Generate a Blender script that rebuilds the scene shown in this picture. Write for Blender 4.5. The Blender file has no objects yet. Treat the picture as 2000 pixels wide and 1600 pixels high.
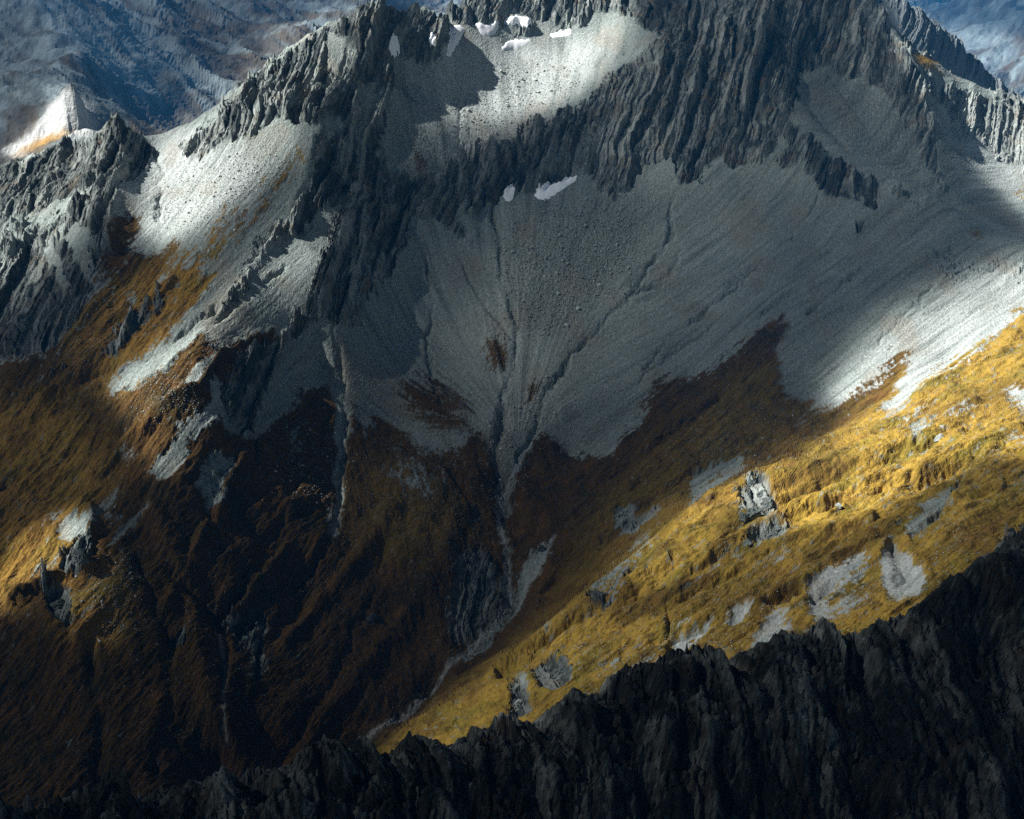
import bpy, math, random
import numpy as np
C = bpy.context.scene
R = math.radians
# ------------------------------------------------------------------ camera
CAM = np.array([0.0, 0.0, 1300.0])
PITCH = R(22.0)
FPX = 2414.0                      # focal length in pixels of the 2000 px wide photograph
cam_d = bpy.data.cameras.new('camera')
cam = bpy.data.objects.new('camera', cam_d)
C.collection.objects.link(cam)
cam.location = CAM
cam.rotation_euler = (math.pi/2 - PITCH, 0, 0)
cam_d.sensor_width = 36.0
cam_d.lens = 36.0 * FPX / 2000.0
cam_d.clip_start = 5.0
cam_d.clip_end = 60000.0
C.camera = cam
# ------------------------------------------------------------------ world, sun, exposure
SUN_EL, SUN_AZ = 47.0, -99.0      # azimuth from +Y (view direction), negative = to the left
w = bpy.data.worlds.new('World'); C.world = w; w.use_nodes = True
nt = w.node_tree; nt.nodes.clear()
sky = nt.nodes.new('ShaderNodeTexSky'); sky.sky_type = 'NISHITA'; sky.sun_disc = False
sky.sun_elevation = R(SUN_EL); sky.sun_rotation = R(SUN_AZ); sky.altitude = 1800
bg = nt.nodes.new('ShaderNodeBackground'); bg.inputs['Strength'].default_value = 0.05
wo = nt.nodes.new('ShaderNodeOutputWorld')
nt.links.new(sky.outputs[0], bg.inputs[0]); nt.links.new(bg.outputs[0], wo.inputs[0])
SUNV = np.array([math.sin(R(SUN_AZ))*math.cos(R(SUN_EL)), math.cos(R(SUN_AZ))*math.cos(R(SUN_EL)), math.sin(R(SUN_EL))])
sd = bpy.data.lights.new('sun', 'SUN'); sd.energy = 5.0; sd.angle = R(0.5); sd.color = (1.0, 0.975, 0.93)
so = bpy.data.objects.new('sun', sd); C.collection.objects.link(so)
from mathutils import Vector
so.rotation_euler = Vector(SUNV).to_track_quat('Z', 'Y').to_euler()
C.view_settings.view_transform = 'Standard'; C.view_settings.look = 'None'
C.view_settings.gamma = 1.0; C.view_settings.use_curve_mapping = False
C.view_settings.exposure = 1.45
C.render.engine = 'CYCLES'
C.cycles.transparent_max_bounces = 16
C.cycles.max_bounces = 5
C.cycles.volume_bounces = 0
C.cycles.use_denoising = False

# ------------------------------------------------------------------ helpers
sp, cp = math.sin(PITCH), math.cos(PITCH)
f32 = np.float32
def ray(u, v):
    """pixel of the photograph -> (x/y, z drop/y) of its sight line"""
    px = (np.asarray(u, float)-1000.0)/FPX; py = (800.0-np.asarray(v, float))/FPX
    yy = cp + py*sp
    return px/yy, (-sp + py*cp)/yy
def at(u, v, y):
    a, t = ray(u, v)
    return a*y, y, t*y
def proj(x, y, z):
    """place (z relative to the camera) -> pixel"""
    d = y*cp - z*sp; d = np.maximum(d, 1.0)
    return 1000.0 + FPX*x/d, 800.0 - FPX*(y*sp + z*cp)/d

_rng = np.random.RandomState(7)
_perm = _rng.permutation(1024).astype(np.int32)
_ang = _rng.rand(1024)*2*np.pi
_gx = np.cos(_ang).astype(f32); _gy = np.sin(_ang).astype(f32)
def noise(x, y, seed=0):
    x = np.asarray(x, f32); y = np.asarray(y, f32)
    xi = np.floor(x); yi = np.floor(y)
    fx = x-xi; fy = y-yi
    xi = xi.astype(np.int32)+seed*131; yi = yi.astype(np.int32)+seed*57
    u = fx*fx*fx*(fx*(fx*6-15)+10); v = fy*fy*fy*(fy*(fy*6-15)+10)
    p0 = _perm[xi & 1023]; p1 = _perm[(xi+1) & 1023]
    def g(p, yy, dx, dy):
        h = _perm[(p+yy) & 1023]
        return _gx[h]*dx + _gy[h]*dy
    a = g(p0, yi, fx, fy); b = g(p1, yi, fx-1, fy)
    c = g(p0, yi+1, fx, fy-1); d = g(p1, yi+1, fx-1, fy-1)
    t = a+u*(b-a)
    return (t + v*((c+u*(d-c))-t))*1.5
def fbm(x, y, n, seed=0, gain=0.5, ridged=False):
    s = 0; amp = 1.0; tot = 0
    for i in range(n):
        q = noise(x*(2.03**i), y*(2.03**i), seed+i*3)
        if ridged: q = 1-2*np.abs(q)
        s = s+amp*q; tot += amp; amp *= gain
    return s/tot
def sstep(a, b, x):
    t = np.clip((x-a)/(b-a), 0, 1); return t*t*(3-2*t)
def mixc(a, b, t):
    return a + (b-a)*t[..., None]

# ------------------------------------------------------------------ maps drawn over the photograph's frame, bound to the ground below
U0, V0, PX = -300.0, -200.0, 2.0
CW, CH = 1300, 1000
def blur(m, r):
    r = int(round(r/PX))
    if r < 1: return m
    for _ in range(2):
        for ax in (0, 1):
            pad = [(0, 0), (0, 0)]; pad[ax] = (r+1, r)
            c = np.cumsum(np.pad(m, pad, mode='edge'), axis=ax)
            m = (np.take(c, np.arange(2*r+1, c.shape[ax]), axis=ax) - np.take(c, np.arange(0, c.shape[ax]-2*r-1), axis=ax))/(2*r+1)
    return m
def poly(pts, soft=6):
    P = np.array(pts, float); P = (P-[U0, V0])/PX
    m = np.zeros((CH, CW), f32)
    y0 = max(0, int(P[:, 1].min())-1); y1 = min(CH, int(P[:, 1].max())+2)
    Q = np.roll(P, -1, 0)
    for yy in range(y0, y1):
        c = yy+0.5
        k = (P[:, 1] <= c) != (Q[:, 1] <= c)
        if not k.any(): continue
        xs = np.sort(P[k, 0] + (c-P[k, 1])/(Q[k, 1]-P[k, 1])*(Q[k, 0]-P[k, 0]))
        for i in range(0, len(xs)-1, 2):
            a = max(0, int(round(xs[i]))); b = min(CW, int(round(xs[i+1])))
            if b > a: m[yy, a:b] = 1
    pad = int(3*soft/PX)+4
    x0 = max(0, int(P[:, 0].min())-pad); x1 = min(CW, int(P[:, 0].max())+pad)
    ya = max(0, y0-pad); yb = min(CH, y1+pad)
    if x1 > x0 and yb > ya: m[ya:yb, x0:x1] = blur(m[ya:yb, x0:x1], soft)
    return m
def line(m, pts, width, val=1.0):
    """a soft stroke, kept as a maximum"""
    P = (np.array(pts, float)[:, :2]-[U0, V0])/PX
    w_ = width/PX
    for (ax, ay), (bx, by) in zip(P[:-1], P[1:]):
        x0 = max(0, int(min(ax, bx)-3*w_)); x1 = min(CW, int(max(ax, bx)+3*w_)+2)
        y0 = max(0, int(min(ay, by)-3*w_)); y1 = min(CH, int(max(ay, by)+3*w_)+2)
        if x1 <= x0 or y1 <= y0: continue
        X, Y = np.meshgrid(np.arange(x0, x1)+0.5, np.arange(y0, y1)+0.5)
        dx, dy = bx-ax, by-ay; L = max(dx*dx+dy*dy, 1e-6)
        t = np.clip(((X-ax)*dx+(Y-ay)*dy)/L, 0, 1)
        d2 = (X-ax-t*dx)**2 + (Y-ay-t*dy)**2
        m[y0:y1, x0:x1] = np.maximum(m[y0:y1, x0:x1], val*np.exp(-d2/(w_*w_)))
    return m
def look(m, u, v):
    x = np.clip((u-U0)/PX-0.5, 0, CW-1.01); y = np.clip((v-V0)/PX-0.5, 0, CH-1.01)
    xi = x.astype(np.int32); yi = y.astype(np.int32); fx = (x-xi).astype(f32); fy = (y-yi).astype(f32)
    return (m[yi, xi]*(1-fx)+m[yi, xi+1]*fx)*(1-fy) + (m[yi+1, xi]*(1-fx)+m[yi+1, xi+1]*fx)*fy

FORE_CREST = [(-250,1660,520),(0,1612,560),(65,1603,570),(120,1585,580),(165,1578,585),(190,1548,590),(215,1530,590),(235,1545,588),(262,1577,590),(330,1555,596),(385,1530,600),(420,1526,605),(440,1545,604),(480,1560,606),(520,1545,612),(560,1530,616),(585,1500,622),(615,1478,625),(628,1496,626),(680,1480,640),(700,1466,645),(745,1478,650),(790,1470,655),(830,1480,660),(905,1462,675),(940,1440,685),(1000,1430,695),(1030,1440,697),(1100,1392,715),(1180,1356,730),(1230,1332,738),(1310,1300,750),(1325,1289,752),(1400,1296,762),(1430,1319,765),(1460,1321,770),(1480,1291,778),(1510,1260,785),(1550,1236,792),(1600,1241,798),(1640,1246,805),(1665,1259,808),(1700,1240,815),(1760,1226,826),(1800,1190,836),(1840,1152,846),(1880,1131,852),(1900,1111,858),(1950,1086,880),(2000,1042,905),(2100,980,950),(2300,900,1030)]
# ------------------------------------------------------------------ what covers the ground
rock = np.zeros((CH, CW), f32)
for pts, soft, val in (
 ([(-300,340),(0,320),(60,300),(130,268),(190,262),(228,230),(262,258),(298,280),(280,330),(240,350),(222,400),(205,470),(185,560),(160,620),(110,680),(0,700),(-300,760)], 8, 1),
 ([(490,150),(560,95),(640,42),(745,4),(762,130),(705,250),(660,232),(590,245),(540,230),(505,240),(478,285),(440,270),(420,290),(375,312),(355,305),(375,270),(420,235)], 7, .85),
 ([(745,4),(790,10),(830,12),(870,40),(882,62),(870,100),(850,125),(810,125),(775,108),(762,200),(745,330),(735,365),(700,360),(690,250)], 5, 1),
 ([(850,25),(900,-10),(1000,-60),(1240,-60),(1225,20),(1165,25),(1120,60),(1085,40),(1050,30),(1010,30),(965,50),(930,40),(890,45)], 6, 1),
 ([(1040,45),(1060,40),(1030,70),(1000,72),(985,65)], 4, .8), ([(1120,30),(1145,25),(1110,60),(1090,62)], 4, 1),
 ([(862,334),(900,300),(960,276),(985,280),(1050,236),(1100,214),(1150,196),(1200,150),(1230,110),(1290,84),(1340,62),(1400,42),(1440,10),(1500,-60),(1700,-60),(1735,45),(1770,95),(1805,170),(1830,300),(1850,400),(1800,300),(1760,220),(1700,160),(1640,150),(1590,120),(1560,150),(1545,215),(1560,270),(1520,260),(1495,300),(1440,330),(1400,300),(1370,350),(1325,358),(1310,300),(1260,330),(1215,385),(1175,392),(1160,340),(1120,345),(1075,378),(1030,372),(990,380),(955,400),(900,418),(862,400),(850,360)], 6, 1),
 ([(1556,250),(1600,285),(1700,343),(1722,362),(1712,412),(1690,400),(1660,395),(1610,378),(1580,340)], 8, .8),
 ([(1738,350),(1825,376),(1838,412),(1795,402),(1755,392)], 6, .8),
 ([(1790,490),(1850,470),(1900,500),(2000,482),(2150,540),(2150,600),(2000,580),(1940,540),(1880,560),(1830,560)], 12, .42),
 ([(1540,240),(1575,240),(1560,330),(1510,330)], 8, .6),
 ([(1670,440),(1700,425),(1690,450),(1672,460)], 4, .8),
 ([(690,370),(760,352),(830,340),(862,335),(900,410),(895,430),(915,470),(900,475),(870,440),(830,420),(800,430),(790,480),(780,520),(750,545),(720,590),(700,640),(660,640),(640,620),(600,652),(565,660),(545,700),(520,780),(495,835),(470,850),(452,800),(440,745),(490,690),(560,640),(600,570),(630,500),(655,430)], 6, 1),
 ([(650,262),(705,248),(745,330),(740,365),(690,380),(640,410),(600,432),(585,470),(540,480),(560,440),(600,380),(615,320)], 6, 1),
 ([(540,435),(560,430),(550,470),(530,490),(500,520),(480,560),(450,600),(430,600),(480,530),(510,470)], 6, .8),
 ([(880,1085),(940,1060),(985,1110),(990,1170),(960,1230),(900,1260),(860,1240),(870,1150)], 14, .62),
 ([(450,1200),(500,1170),(530,1200),(520,1260),(540,1310),(500,1360),(480,1340),(490,1280),(450,1270),(435,1230)], 10, .6),
 ([(330,1240),(365,1225),(370,1270),(340,1260)], 5, .7),
 ([(85,1150),(140,1140),(150,1180),(140,1215),(110,1220),(90,1190)], 5, .9),
 ([(160,1045),(178,1040),(185,1070),(150,1115),(100,1130),(120,1090)], 5, .9),
 ([(200,700),(240,640),(290,600),(300,620),(260,650),(220,700)], 5, .8), ([(295,600),(320,570),(310,620),(298,630)], 3, .8),
 ([(-20,780),(60,740),(140,690),(200,680),(100,760),(0,810)], 10, .4),
 ([(-10,690),(40,660),(50,690),(10,705)], 4, .3),
 ([(1780,120),(1850,160),(1900,175),(1960,200),(2060,225),(2200,300),(2200,420),(2050,380),(1990,330),(1960,320),(1930,290),(1910,270),(1880,270),(1840,210),(1810,200)], 8, .62),
 ([(1700,-60),(1800,16),(1850,52),(1900,104),(1950,150),(2000,190),(2200,300),(2300,420),(2000,220),(1900,150),(1780,100)], 6, 1),
 ([(1180,-60),(1440,-60),(1420,40),(1340,60),(1290,78),(1250,50),(1225,0)], 5, .9),
 ([(1438,990),(1460,935),(1490,925),(1520,985),(1500,1012),(1450,1015)], 9, .7), ([(1430,1065),(1480,1025),(1550,1015),(1540,1035),(1470,1070)], 7, .65),
 ([(1030,1300),(1060,1285),(1110,1290),(1120,1330),(1090,1360),(1050,1350)], 8, .75), ([(990,1340),(1040,1330),(1040,1400),(1000,1430)], 7, .7),
 ([(1340,960),(1440,890),(1450,905),(1400,950),(1330,1000)], 6, .35), ([(1205,1010),(1290,985),(1290,1010),(1240,1055),(1205,1040)], 6, .5),
 ([(1150,1180),(1250,1110),(1255,1120),(1160,1200)], 5, .8),
 ([(1270,750),(1330,700),(1340,730),(1290,780)], 10, .0),
 ([(1960,1060),(2010,1030),(2050,1080),(1900,1150),(1860,1140)], 6, .7),
 ([(395,880),(410,860),(470,900),(455,960),(430,990),(395,960)], 12, .45),
): rock = np.maximum(rock, poly(pts, soft)*val)
# scree chutes that cut the rock
for pts, soft, val in (
 ([(60,432),(110,400),(165,370),(186,325),(190,345),(170,385),(120,425),(70,445)], 4, .9),
 ([(112,462),(150,430),(180,450),(184,560),(165,540),(140,490)], 6, .9), ([(80,490),(110,480),(140,560),(120,570)], 5, .8),
 ([(-60,440),(60,400),(110,350),(90,440),(30,520),(-80,560)], 12, .6),
 ([(890,60),(905,70),(890,110),(870,105)], 4, 1), ([(640,60),(700,60),(690,130),(660,160),(640,150)], 8, .7),
 ([(700,160),(740,190),(735,230),(715,240)], 4, .6), ([(1380,50),(1470,60),(1440,90),(1380,80)], 8, 0),
 ([(1250,130),(1290,105),(1295,135),(1260,145)], 5, .7), ([(1610,150),(1720,170),(1790,330),(1840,420),(1700,335),(1620,270),(1570,190)], 14, 1),
 ([(1140,210),(1180,230),(1150,300),(1180,380),(1100,340)], 16, .6), ([(1240,300),(1280,220),(1300,240),(1260,330)], 8, .4),
 ([(455,730),(480,740),(470,800),(455,780)], 5, .7),
): rock = rock*(1-poly(pts, soft)*val)
grass = np.zeros((CH, CW), f32)
for pts, soft, val in (
 ([(-300,740),(0,708),(60,695),(110,678),(160,618),(190,575),(225,540),(240,505),(275,480),(330,520),(400,530),(440,520),(410,570),(370,600),(330,640),(260,715),(215,765),(300,740),(400,640),(440,650),(540,640),(560,665),(530,700),(470,740),(440,800),(440,835),(500,860),(560,800),(590,760),(640,755),(672,830),(690,790),(722,790),(760,830),(800,850),(850,885),(900,872),(938,830),(962,900),(985,940),(1015,880),(1050,835),(1080,855),(1110,893),(1190,893),(1240,832),(1262,780),(1290,740),(1360,704),(1340,760),(1420,705),(1490,642),(1548,612),(1520,700),(1535,775),(1600,792),(1640,795),(1700,740),(1790,672),(1760,740),(1705,830),(1760,812),(1830,738),(1900,690),(2000,608),(2300,500),(2300,1900),(-300,1900)], 7, 1),
 ([(770,760),(790,728),(850,735),(885,760),(925,790),(932,828),(895,862),(840,845),(790,815)], 14, .78),
 ([(965,630),(985,655),(1002,700),(985,745),(960,735),(942,690)], 9, .85),
 ([(1035,738),(1060,750),(1050,850),(1015,900),(1000,890),(1020,800)], 6, 1),
 ([(560,318),(625,258),(640,262),(590,330),(530,395),(470,440),(400,500),(370,500),(420,440),(500,375)], 12, .75),
 ([(600,335),(560,380),(480,460),(400,530),(360,560),(400,500),(500,420)], 8, .9),
 ([(205,438),(250,418),(290,432),(262,470),(240,520),(180,590),(200,500)], 8, .95),
 ([(240,500),(280,470),(340,470),(440,500),(430,540),(300,540)], 14, .6),
 ([(655,170),(720,140),(725,150),(660,200),(640,225),(650,190)], 4, .5),
 ([(1775,98),(1830,122),(1855,152),(1840,150),(1780,118)], 4, 1), ([(1890,155),(2100,200),(2100,225),(1970,190)], 4, .7),
 ([(1950,335),(2100,430),(2200,520),(2000,395)], 8, .8), ([(1870,440),(1930,458),(1965,472),(1900,468)], 5, .8),
 ([(-100,640),(0,580),(60,560),(0,640),(-60,700)], 8, .7),
 ([(1130,765),(1180,750),(1160,790),(1120,800)], 10, .5), ([(1190,640),(1230,625),(1200,655),(1170,680)], 8, .45),
 ([(1030,540),(1045,560),(1040,620),(1020,610)], 6, .0),
 ([(1020,280),(1050,240),(1080,228),(1040,268)], 4, .6),
 ([(765,300),(840,290),(860,330),(830,345),(780,345)], 12, .55),
 ([(120,555),(150,520),(170,570),(160,650),(100,640)], 10, .6), ([(135,480),(160,520),(180,570),(140,540)], 6, .6),
): grass = np.maximum(grass, poly(pts, soft*1.9)*val)
for pts, soft, val in ( # bare tongues and scars in the grass
 ([(640,405),(700,372),(692,420),(650,480),(610,560),(565,642),(535,615),(490,640),(430,690),(400,690),(420,600),(480,540),(540,470),(580,450)], 7, 1),
 ([(392,625),(388,642),(330,692),(262,745),(212,772),(205,765),(300,692),(365,632)], 3, 1),
 ([(402,698),(428,698),(405,742),(372,762),(352,756)], 4, 1),
 ([(438,742),(438,798),(400,822),(362,862),(372,880),(340,925),(312,948),(300,930),(285,938),(300,900),(330,862),(365,815),(405,780)], 3, 1),
 ([(392,870),(440,878),(462,918),(445,975),(405,1000),(390,950)], 9, .8),
 ([(298,978),(280,1008),(215,1062),(205,1060),(255,1010)], 3, 1), ([(235,1005),(240,1040),(215,1070),(200,1060)], 5, .6),
 ([(178,1002),(172,1042),(140,1055),(95,1052),(130,1018)], 5, 1), ([(170,1050),(120,1110),(40,1150),(90,1090)], 9, .55),
 ([(180,990),(240,940),(240,1000),(190,1030)], 10, .6), ([(230,890),(275,870),(260,900),(230,905)], 8, .8), ([(90,1010),(125,990),(130,1005),(95,1030)], 6, .8),
 ([(100,785),(150,770),(190,762),(170,790),(120,795)], 10, .7),
 ([(240,575),(265,570),(260,590),(245,600)], 4, .8), ([(300,540),(335,530),(325,570),(300,575)], 7, .8),
 ([(640,640),(662,640),(682,800),(672,900),(655,1062),(645,1062),(655,900),(658,800)], 5, .9),
 ([(560,840),(590,760),(600,800),(580,900),(570,900)], 8, .5), ([(700,790),(725,800),(712,880),(704,880)], 6, .8),
 ([(770,850),(880,900),(870,960),(800,1000),(740,930)], 26, .55),
 ([(955,830),(985,850),(1005,820),(1050,760),(1082,720),(1076,780),(1040,870),(1012,920),(992,990),(975,1005),(962,950),(972,900)], 5, 1),
 ([(965,1000),(985,1000),(995,1060),(1003,1150),(1003,1190),(905,1280),(850,1320),(985,1180),(985,1080)], 5, .9),
 ([(1072,1045),(1066,1110),(1032,1142),(1000,1190),(1018,1122)], 5, .95), ([(760,1395),(860,1330),(840,1345),(770,1405)], 3, .6),
 ([(1285,982),(1296,1000),(1240,1055),(1208,1045),(1200,1010)], 5, 1),
 ([(1452,885),(1442,920),(1380,960),(1338,1000),(1360,925)], 5, 1),
 ([(1288,1035),(1272,1062),(1200,1132),(1130,1190),(1108,1215),(1168,1142),(1232,1080)], 3, 1), ([(1060,1245),(1110,1205),(1120,1205),(1070,1250)], 3, .6),
 ([(1700,1075),(1692,1100),(1622,1150),(1592,1182),(1574,1180),(1588,1130),(1650,1092)], 2.5, 1),
 ([(1742,1048),(1772,1080),(1810,1130),(1785,1165),(1732,1162),(1722,1100)], 5, 1),
 ([(1600,1190),(1640,1160),(1690,1150),(1720,1180),(1680,1200),(1600,1225)], 12, .6),
 ([(1466,1180),(1456,1222),(1426,1237),(1420,1210)], 2.5, 1),
 ([(1396,1210),(1386,1242),(1342,1277),(1314,1297),(1308,1260),(1350,1236)], 2.5, 1), ([(1350,1205),(1345,1225),(1312,1250),(1315,1240)], 3, .8),
 ([(1532,1188),(1545,1220),(1520,1240),(1480,1285),(1466,1255),(1500,1200)], 7, .9), ([(1560,1170),(1600,1160),(1620,1200),(1590,1230)], 8, .6),
 ([(1880,925),(1845,990),(1800,1040),(1760,1052),(1788,1000),(1830,960)], 5, .9),
 ([(1462,1058),(1440,1085),(1355,1152),(1365,1130),(1430,1075)], 4, .9), ([(1560,1070),(1520,1100),(1440,1130),(1500,1085)], 6, .7),
 ([(1302,1275),(1292,1292),(1245,1322),(1225,1330),(1260,1297)], 4, .9), ([(1200,1275),(1208,1290),(1200,1300),(1185,1290)], 2, .9),
 ([(1812,838),(1785,862),(1775,850),(1800,832),(1920,800),(1915,812)], 4, .9), ([(1960,765),(2100,730),(2100,780),(1960,800)], 8, .7),
 ([(2100,830),(1960,880),(1940,885),(2000,850)], 3, .8), ([(2100,900),(1990,945),(1930,990),(1960,960),(2000,925)], 4, .8),
 ([(1120,1290),(1180,1275),(1240,1290),(1230,1330),(1150,1320)], 16, .45), ([(980,1300),(1060,1280),(1030,1320),(980,1345)], 14, .4),
 ([(1500,1000),(1560,1010),(1500,1050),(1440,1055)], 12, .4), ([(1340,720),(1370,705),(1340,770),(1325,780)], 8, .6),
 ([(1560,800),(1640,790),(1560,850),(1530,850)], 16, .5), ([(1700,930),(1750,920),(1720,950),(1690,950)], 10, .6),
 ([(1330,880),(1420,850),(1400,890),(1330,905)], 22, .35), ([(880,900),(890,880),(905,870),(900,900)], 5, .5),
 ([(1000,1330),(1040,1310),(1030,1340)], 6, .6), ([(1080,1130),(1095,1120),(1080,1140)], 2, .5),
): grass = grass*(1-poly(pts, soft*1.35)*val)
grass = grass*(1-0.9*sstep(.3, .8, rock))
# golden tussock on the spur, brown elsewhere
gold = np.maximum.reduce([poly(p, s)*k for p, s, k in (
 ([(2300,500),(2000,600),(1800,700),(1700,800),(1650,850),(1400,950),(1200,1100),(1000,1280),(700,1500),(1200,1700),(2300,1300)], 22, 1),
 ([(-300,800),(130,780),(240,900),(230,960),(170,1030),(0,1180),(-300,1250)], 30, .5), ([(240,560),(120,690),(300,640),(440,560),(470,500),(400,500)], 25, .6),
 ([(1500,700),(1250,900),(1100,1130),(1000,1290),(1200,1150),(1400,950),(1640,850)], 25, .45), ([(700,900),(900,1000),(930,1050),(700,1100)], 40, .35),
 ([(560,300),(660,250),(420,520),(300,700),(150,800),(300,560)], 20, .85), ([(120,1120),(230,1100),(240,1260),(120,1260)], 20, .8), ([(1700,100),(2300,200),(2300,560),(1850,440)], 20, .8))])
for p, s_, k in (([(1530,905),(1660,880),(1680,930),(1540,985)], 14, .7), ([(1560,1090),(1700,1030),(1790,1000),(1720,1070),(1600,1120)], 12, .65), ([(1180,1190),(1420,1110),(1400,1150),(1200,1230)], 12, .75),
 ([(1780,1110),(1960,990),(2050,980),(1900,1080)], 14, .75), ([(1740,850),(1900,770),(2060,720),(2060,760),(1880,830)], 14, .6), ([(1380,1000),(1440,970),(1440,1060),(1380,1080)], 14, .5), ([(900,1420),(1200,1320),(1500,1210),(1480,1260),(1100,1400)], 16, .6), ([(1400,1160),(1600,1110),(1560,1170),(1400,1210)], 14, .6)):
    gold = gold*(1-k*poly(p, s_))  # shade of the spur's hollows painted in as browner strips
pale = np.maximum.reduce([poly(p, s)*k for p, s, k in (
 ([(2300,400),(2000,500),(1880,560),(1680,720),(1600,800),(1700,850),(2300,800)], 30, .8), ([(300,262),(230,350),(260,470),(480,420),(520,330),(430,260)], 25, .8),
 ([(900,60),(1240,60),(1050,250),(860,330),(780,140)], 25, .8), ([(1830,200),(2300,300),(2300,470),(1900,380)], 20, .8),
 ([(1560,1030),(1850,1050),(1830,1180),(1300,1320),(1200,1300)], 12, .9), ([(390,860),(700,360),(700,450),(560,640),(220,790),(200,750)], 14, .5))])  # sunlight on scree and rock painted in as paler colour; bare scars too
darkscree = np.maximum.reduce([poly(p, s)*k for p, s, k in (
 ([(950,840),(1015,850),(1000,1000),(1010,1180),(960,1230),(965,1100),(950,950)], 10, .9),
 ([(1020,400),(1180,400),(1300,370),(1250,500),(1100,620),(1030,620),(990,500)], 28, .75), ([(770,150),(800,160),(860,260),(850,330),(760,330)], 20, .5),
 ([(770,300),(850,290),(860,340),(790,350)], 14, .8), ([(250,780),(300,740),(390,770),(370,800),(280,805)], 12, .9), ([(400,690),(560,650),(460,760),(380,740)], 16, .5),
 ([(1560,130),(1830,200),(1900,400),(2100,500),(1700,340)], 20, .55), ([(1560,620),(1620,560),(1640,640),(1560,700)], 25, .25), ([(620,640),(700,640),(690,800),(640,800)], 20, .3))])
# gullies (cut) and ribs (raised), metres
GULLY = [([(972,950),(985,1080),(1000,1180),(900,1275),(800,1370),(700,1450)],32,15),([(1860,850),(1680,920),(1500,990)],12,9),([(1780,940),(1600,1000),(1440,1060)],11,8),([(1560,1160),(1380,1230),(1250,1270)],10,7),([(1250,1160),(1100,1240),(980,1320)],12,8),([(1960,880),(1800,950),(1700,985)],10,7),([(700,0),(690,60),(660,160)],8,3),([(728,150),(745,250),(752,340)],7,6),([(920,160),(900,210),(897,320)],5,2.5),
 ([(960,400),(975,470),(985,560),(1010,640),(1005,720),(975,800),(968,880)],6,4),([(885,470),(905,530),(950,600),(1000,660)],5,4),([(830,500),(840,560),(845,610),(832,680),(840,730),(860,790)],5,3.5),
 ([(770,520),(800,570),(810,620)],4,2.5),([(740,560),(760,640),(765,700)],4,3),([(690,600),(720,660)],3,2),([(650,640),(660,700),(678,770),(672,840),(668,920),(655,1040),(600,1130),(520,1190),(440,1225)],8,6),
 ([(1330,490),(1290,560),(1250,560),(1170,640),(1120,690),(1070,760),(1050,830),(1010,900)],6,4.5),([(1310,400),(1310,470),(1240,560)],6,4),([(1480,520),(1400,590),(1340,640),(1290,680),(1260,720)],5,3.5),
 ([(1700,510),(1640,560),(1580,610)],6,3),([(1600,380),(1540,470),(1420,560)],4,2),([(1440,600),(1380,650),(1300,700),(1230,760)],4,2),([(1820,560),(1740,640),(1690,700)],5,2),([(1560,560),(1480,620)],4,2),
 ([(985,800),(968,880),(975,1000),(990,1080),(1000,1180),(900,1275),(800,1370),(700,1450)],13,11),([(880,920),(920,980),(985,1050)],8,5),([(830,1040),(870,1010),(900,980)],8,2),
 ([(750,1060),(740,1150),(690,1230),(650,1330),(600,1420),(540,1500)],12,5),([(560,1000),(500,1100),(430,1230),(440,1300),(435,1400),(445,1450)],12,9),([(330,1120),(400,1190),(430,1230)],10,7),([(270,1100),(330,1250),(330,1400),(300,1500)],14,6),
 ([(170,1250),(200,1400),(190,1550)],16,6),([(300,290),(318,340),(310,430)],6,3),([(320,1420),(400,1540)],8,3),([(420,600),(300,690),(120,760),(0,800)],7,5),([(240,840),(120,900),(0,960)],9,4),([(200,760),(90,820),(0,850)],8,4),
 ([(470,760),(495,850),(500,900)],8,6),([(405,870),(400,960),(430,1080)],8,5),([(640,800),(615,900),(540,1000)],8,3),([(560,520),(430,620),(330,720),(250,760)],6,3),
 ([(1640,860),(1520,900),(1400,955),(1300,1015),(1200,1105),(1100,1195),(1000,1285)],7,4),([(1480,860),(1300,960),(1150,1080),(1060,1160)],9,4),([(1400,780),(1250,900),(1150,960)],9,4),
 ([(1300,1190),(1310,1240),(1305,1290)],5,4),([(1210,1230),(1215,1300),(1230,1330)],5,3),([(1880,930),(1850,990),(1780,1050)],8,6),([(1700,1090),(1640,1130),(1590,1170)],9,4),([(1750,1060),(1770,1120),(1750,1160)],18,7),
 ([(1900,870),(1700,950),(1500,1050),(1300,1150)],9,4),([(2000,800),(1800,870),(1640,930),(1500,1010)],10,4),([(1500,1090),(1350,1170),(1150,1260)],8,3),([(1620,150),(1700,260),(1800,340)],5,2),([(1560,190),(1660,300),(1800,370)],5,2.5)]
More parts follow.
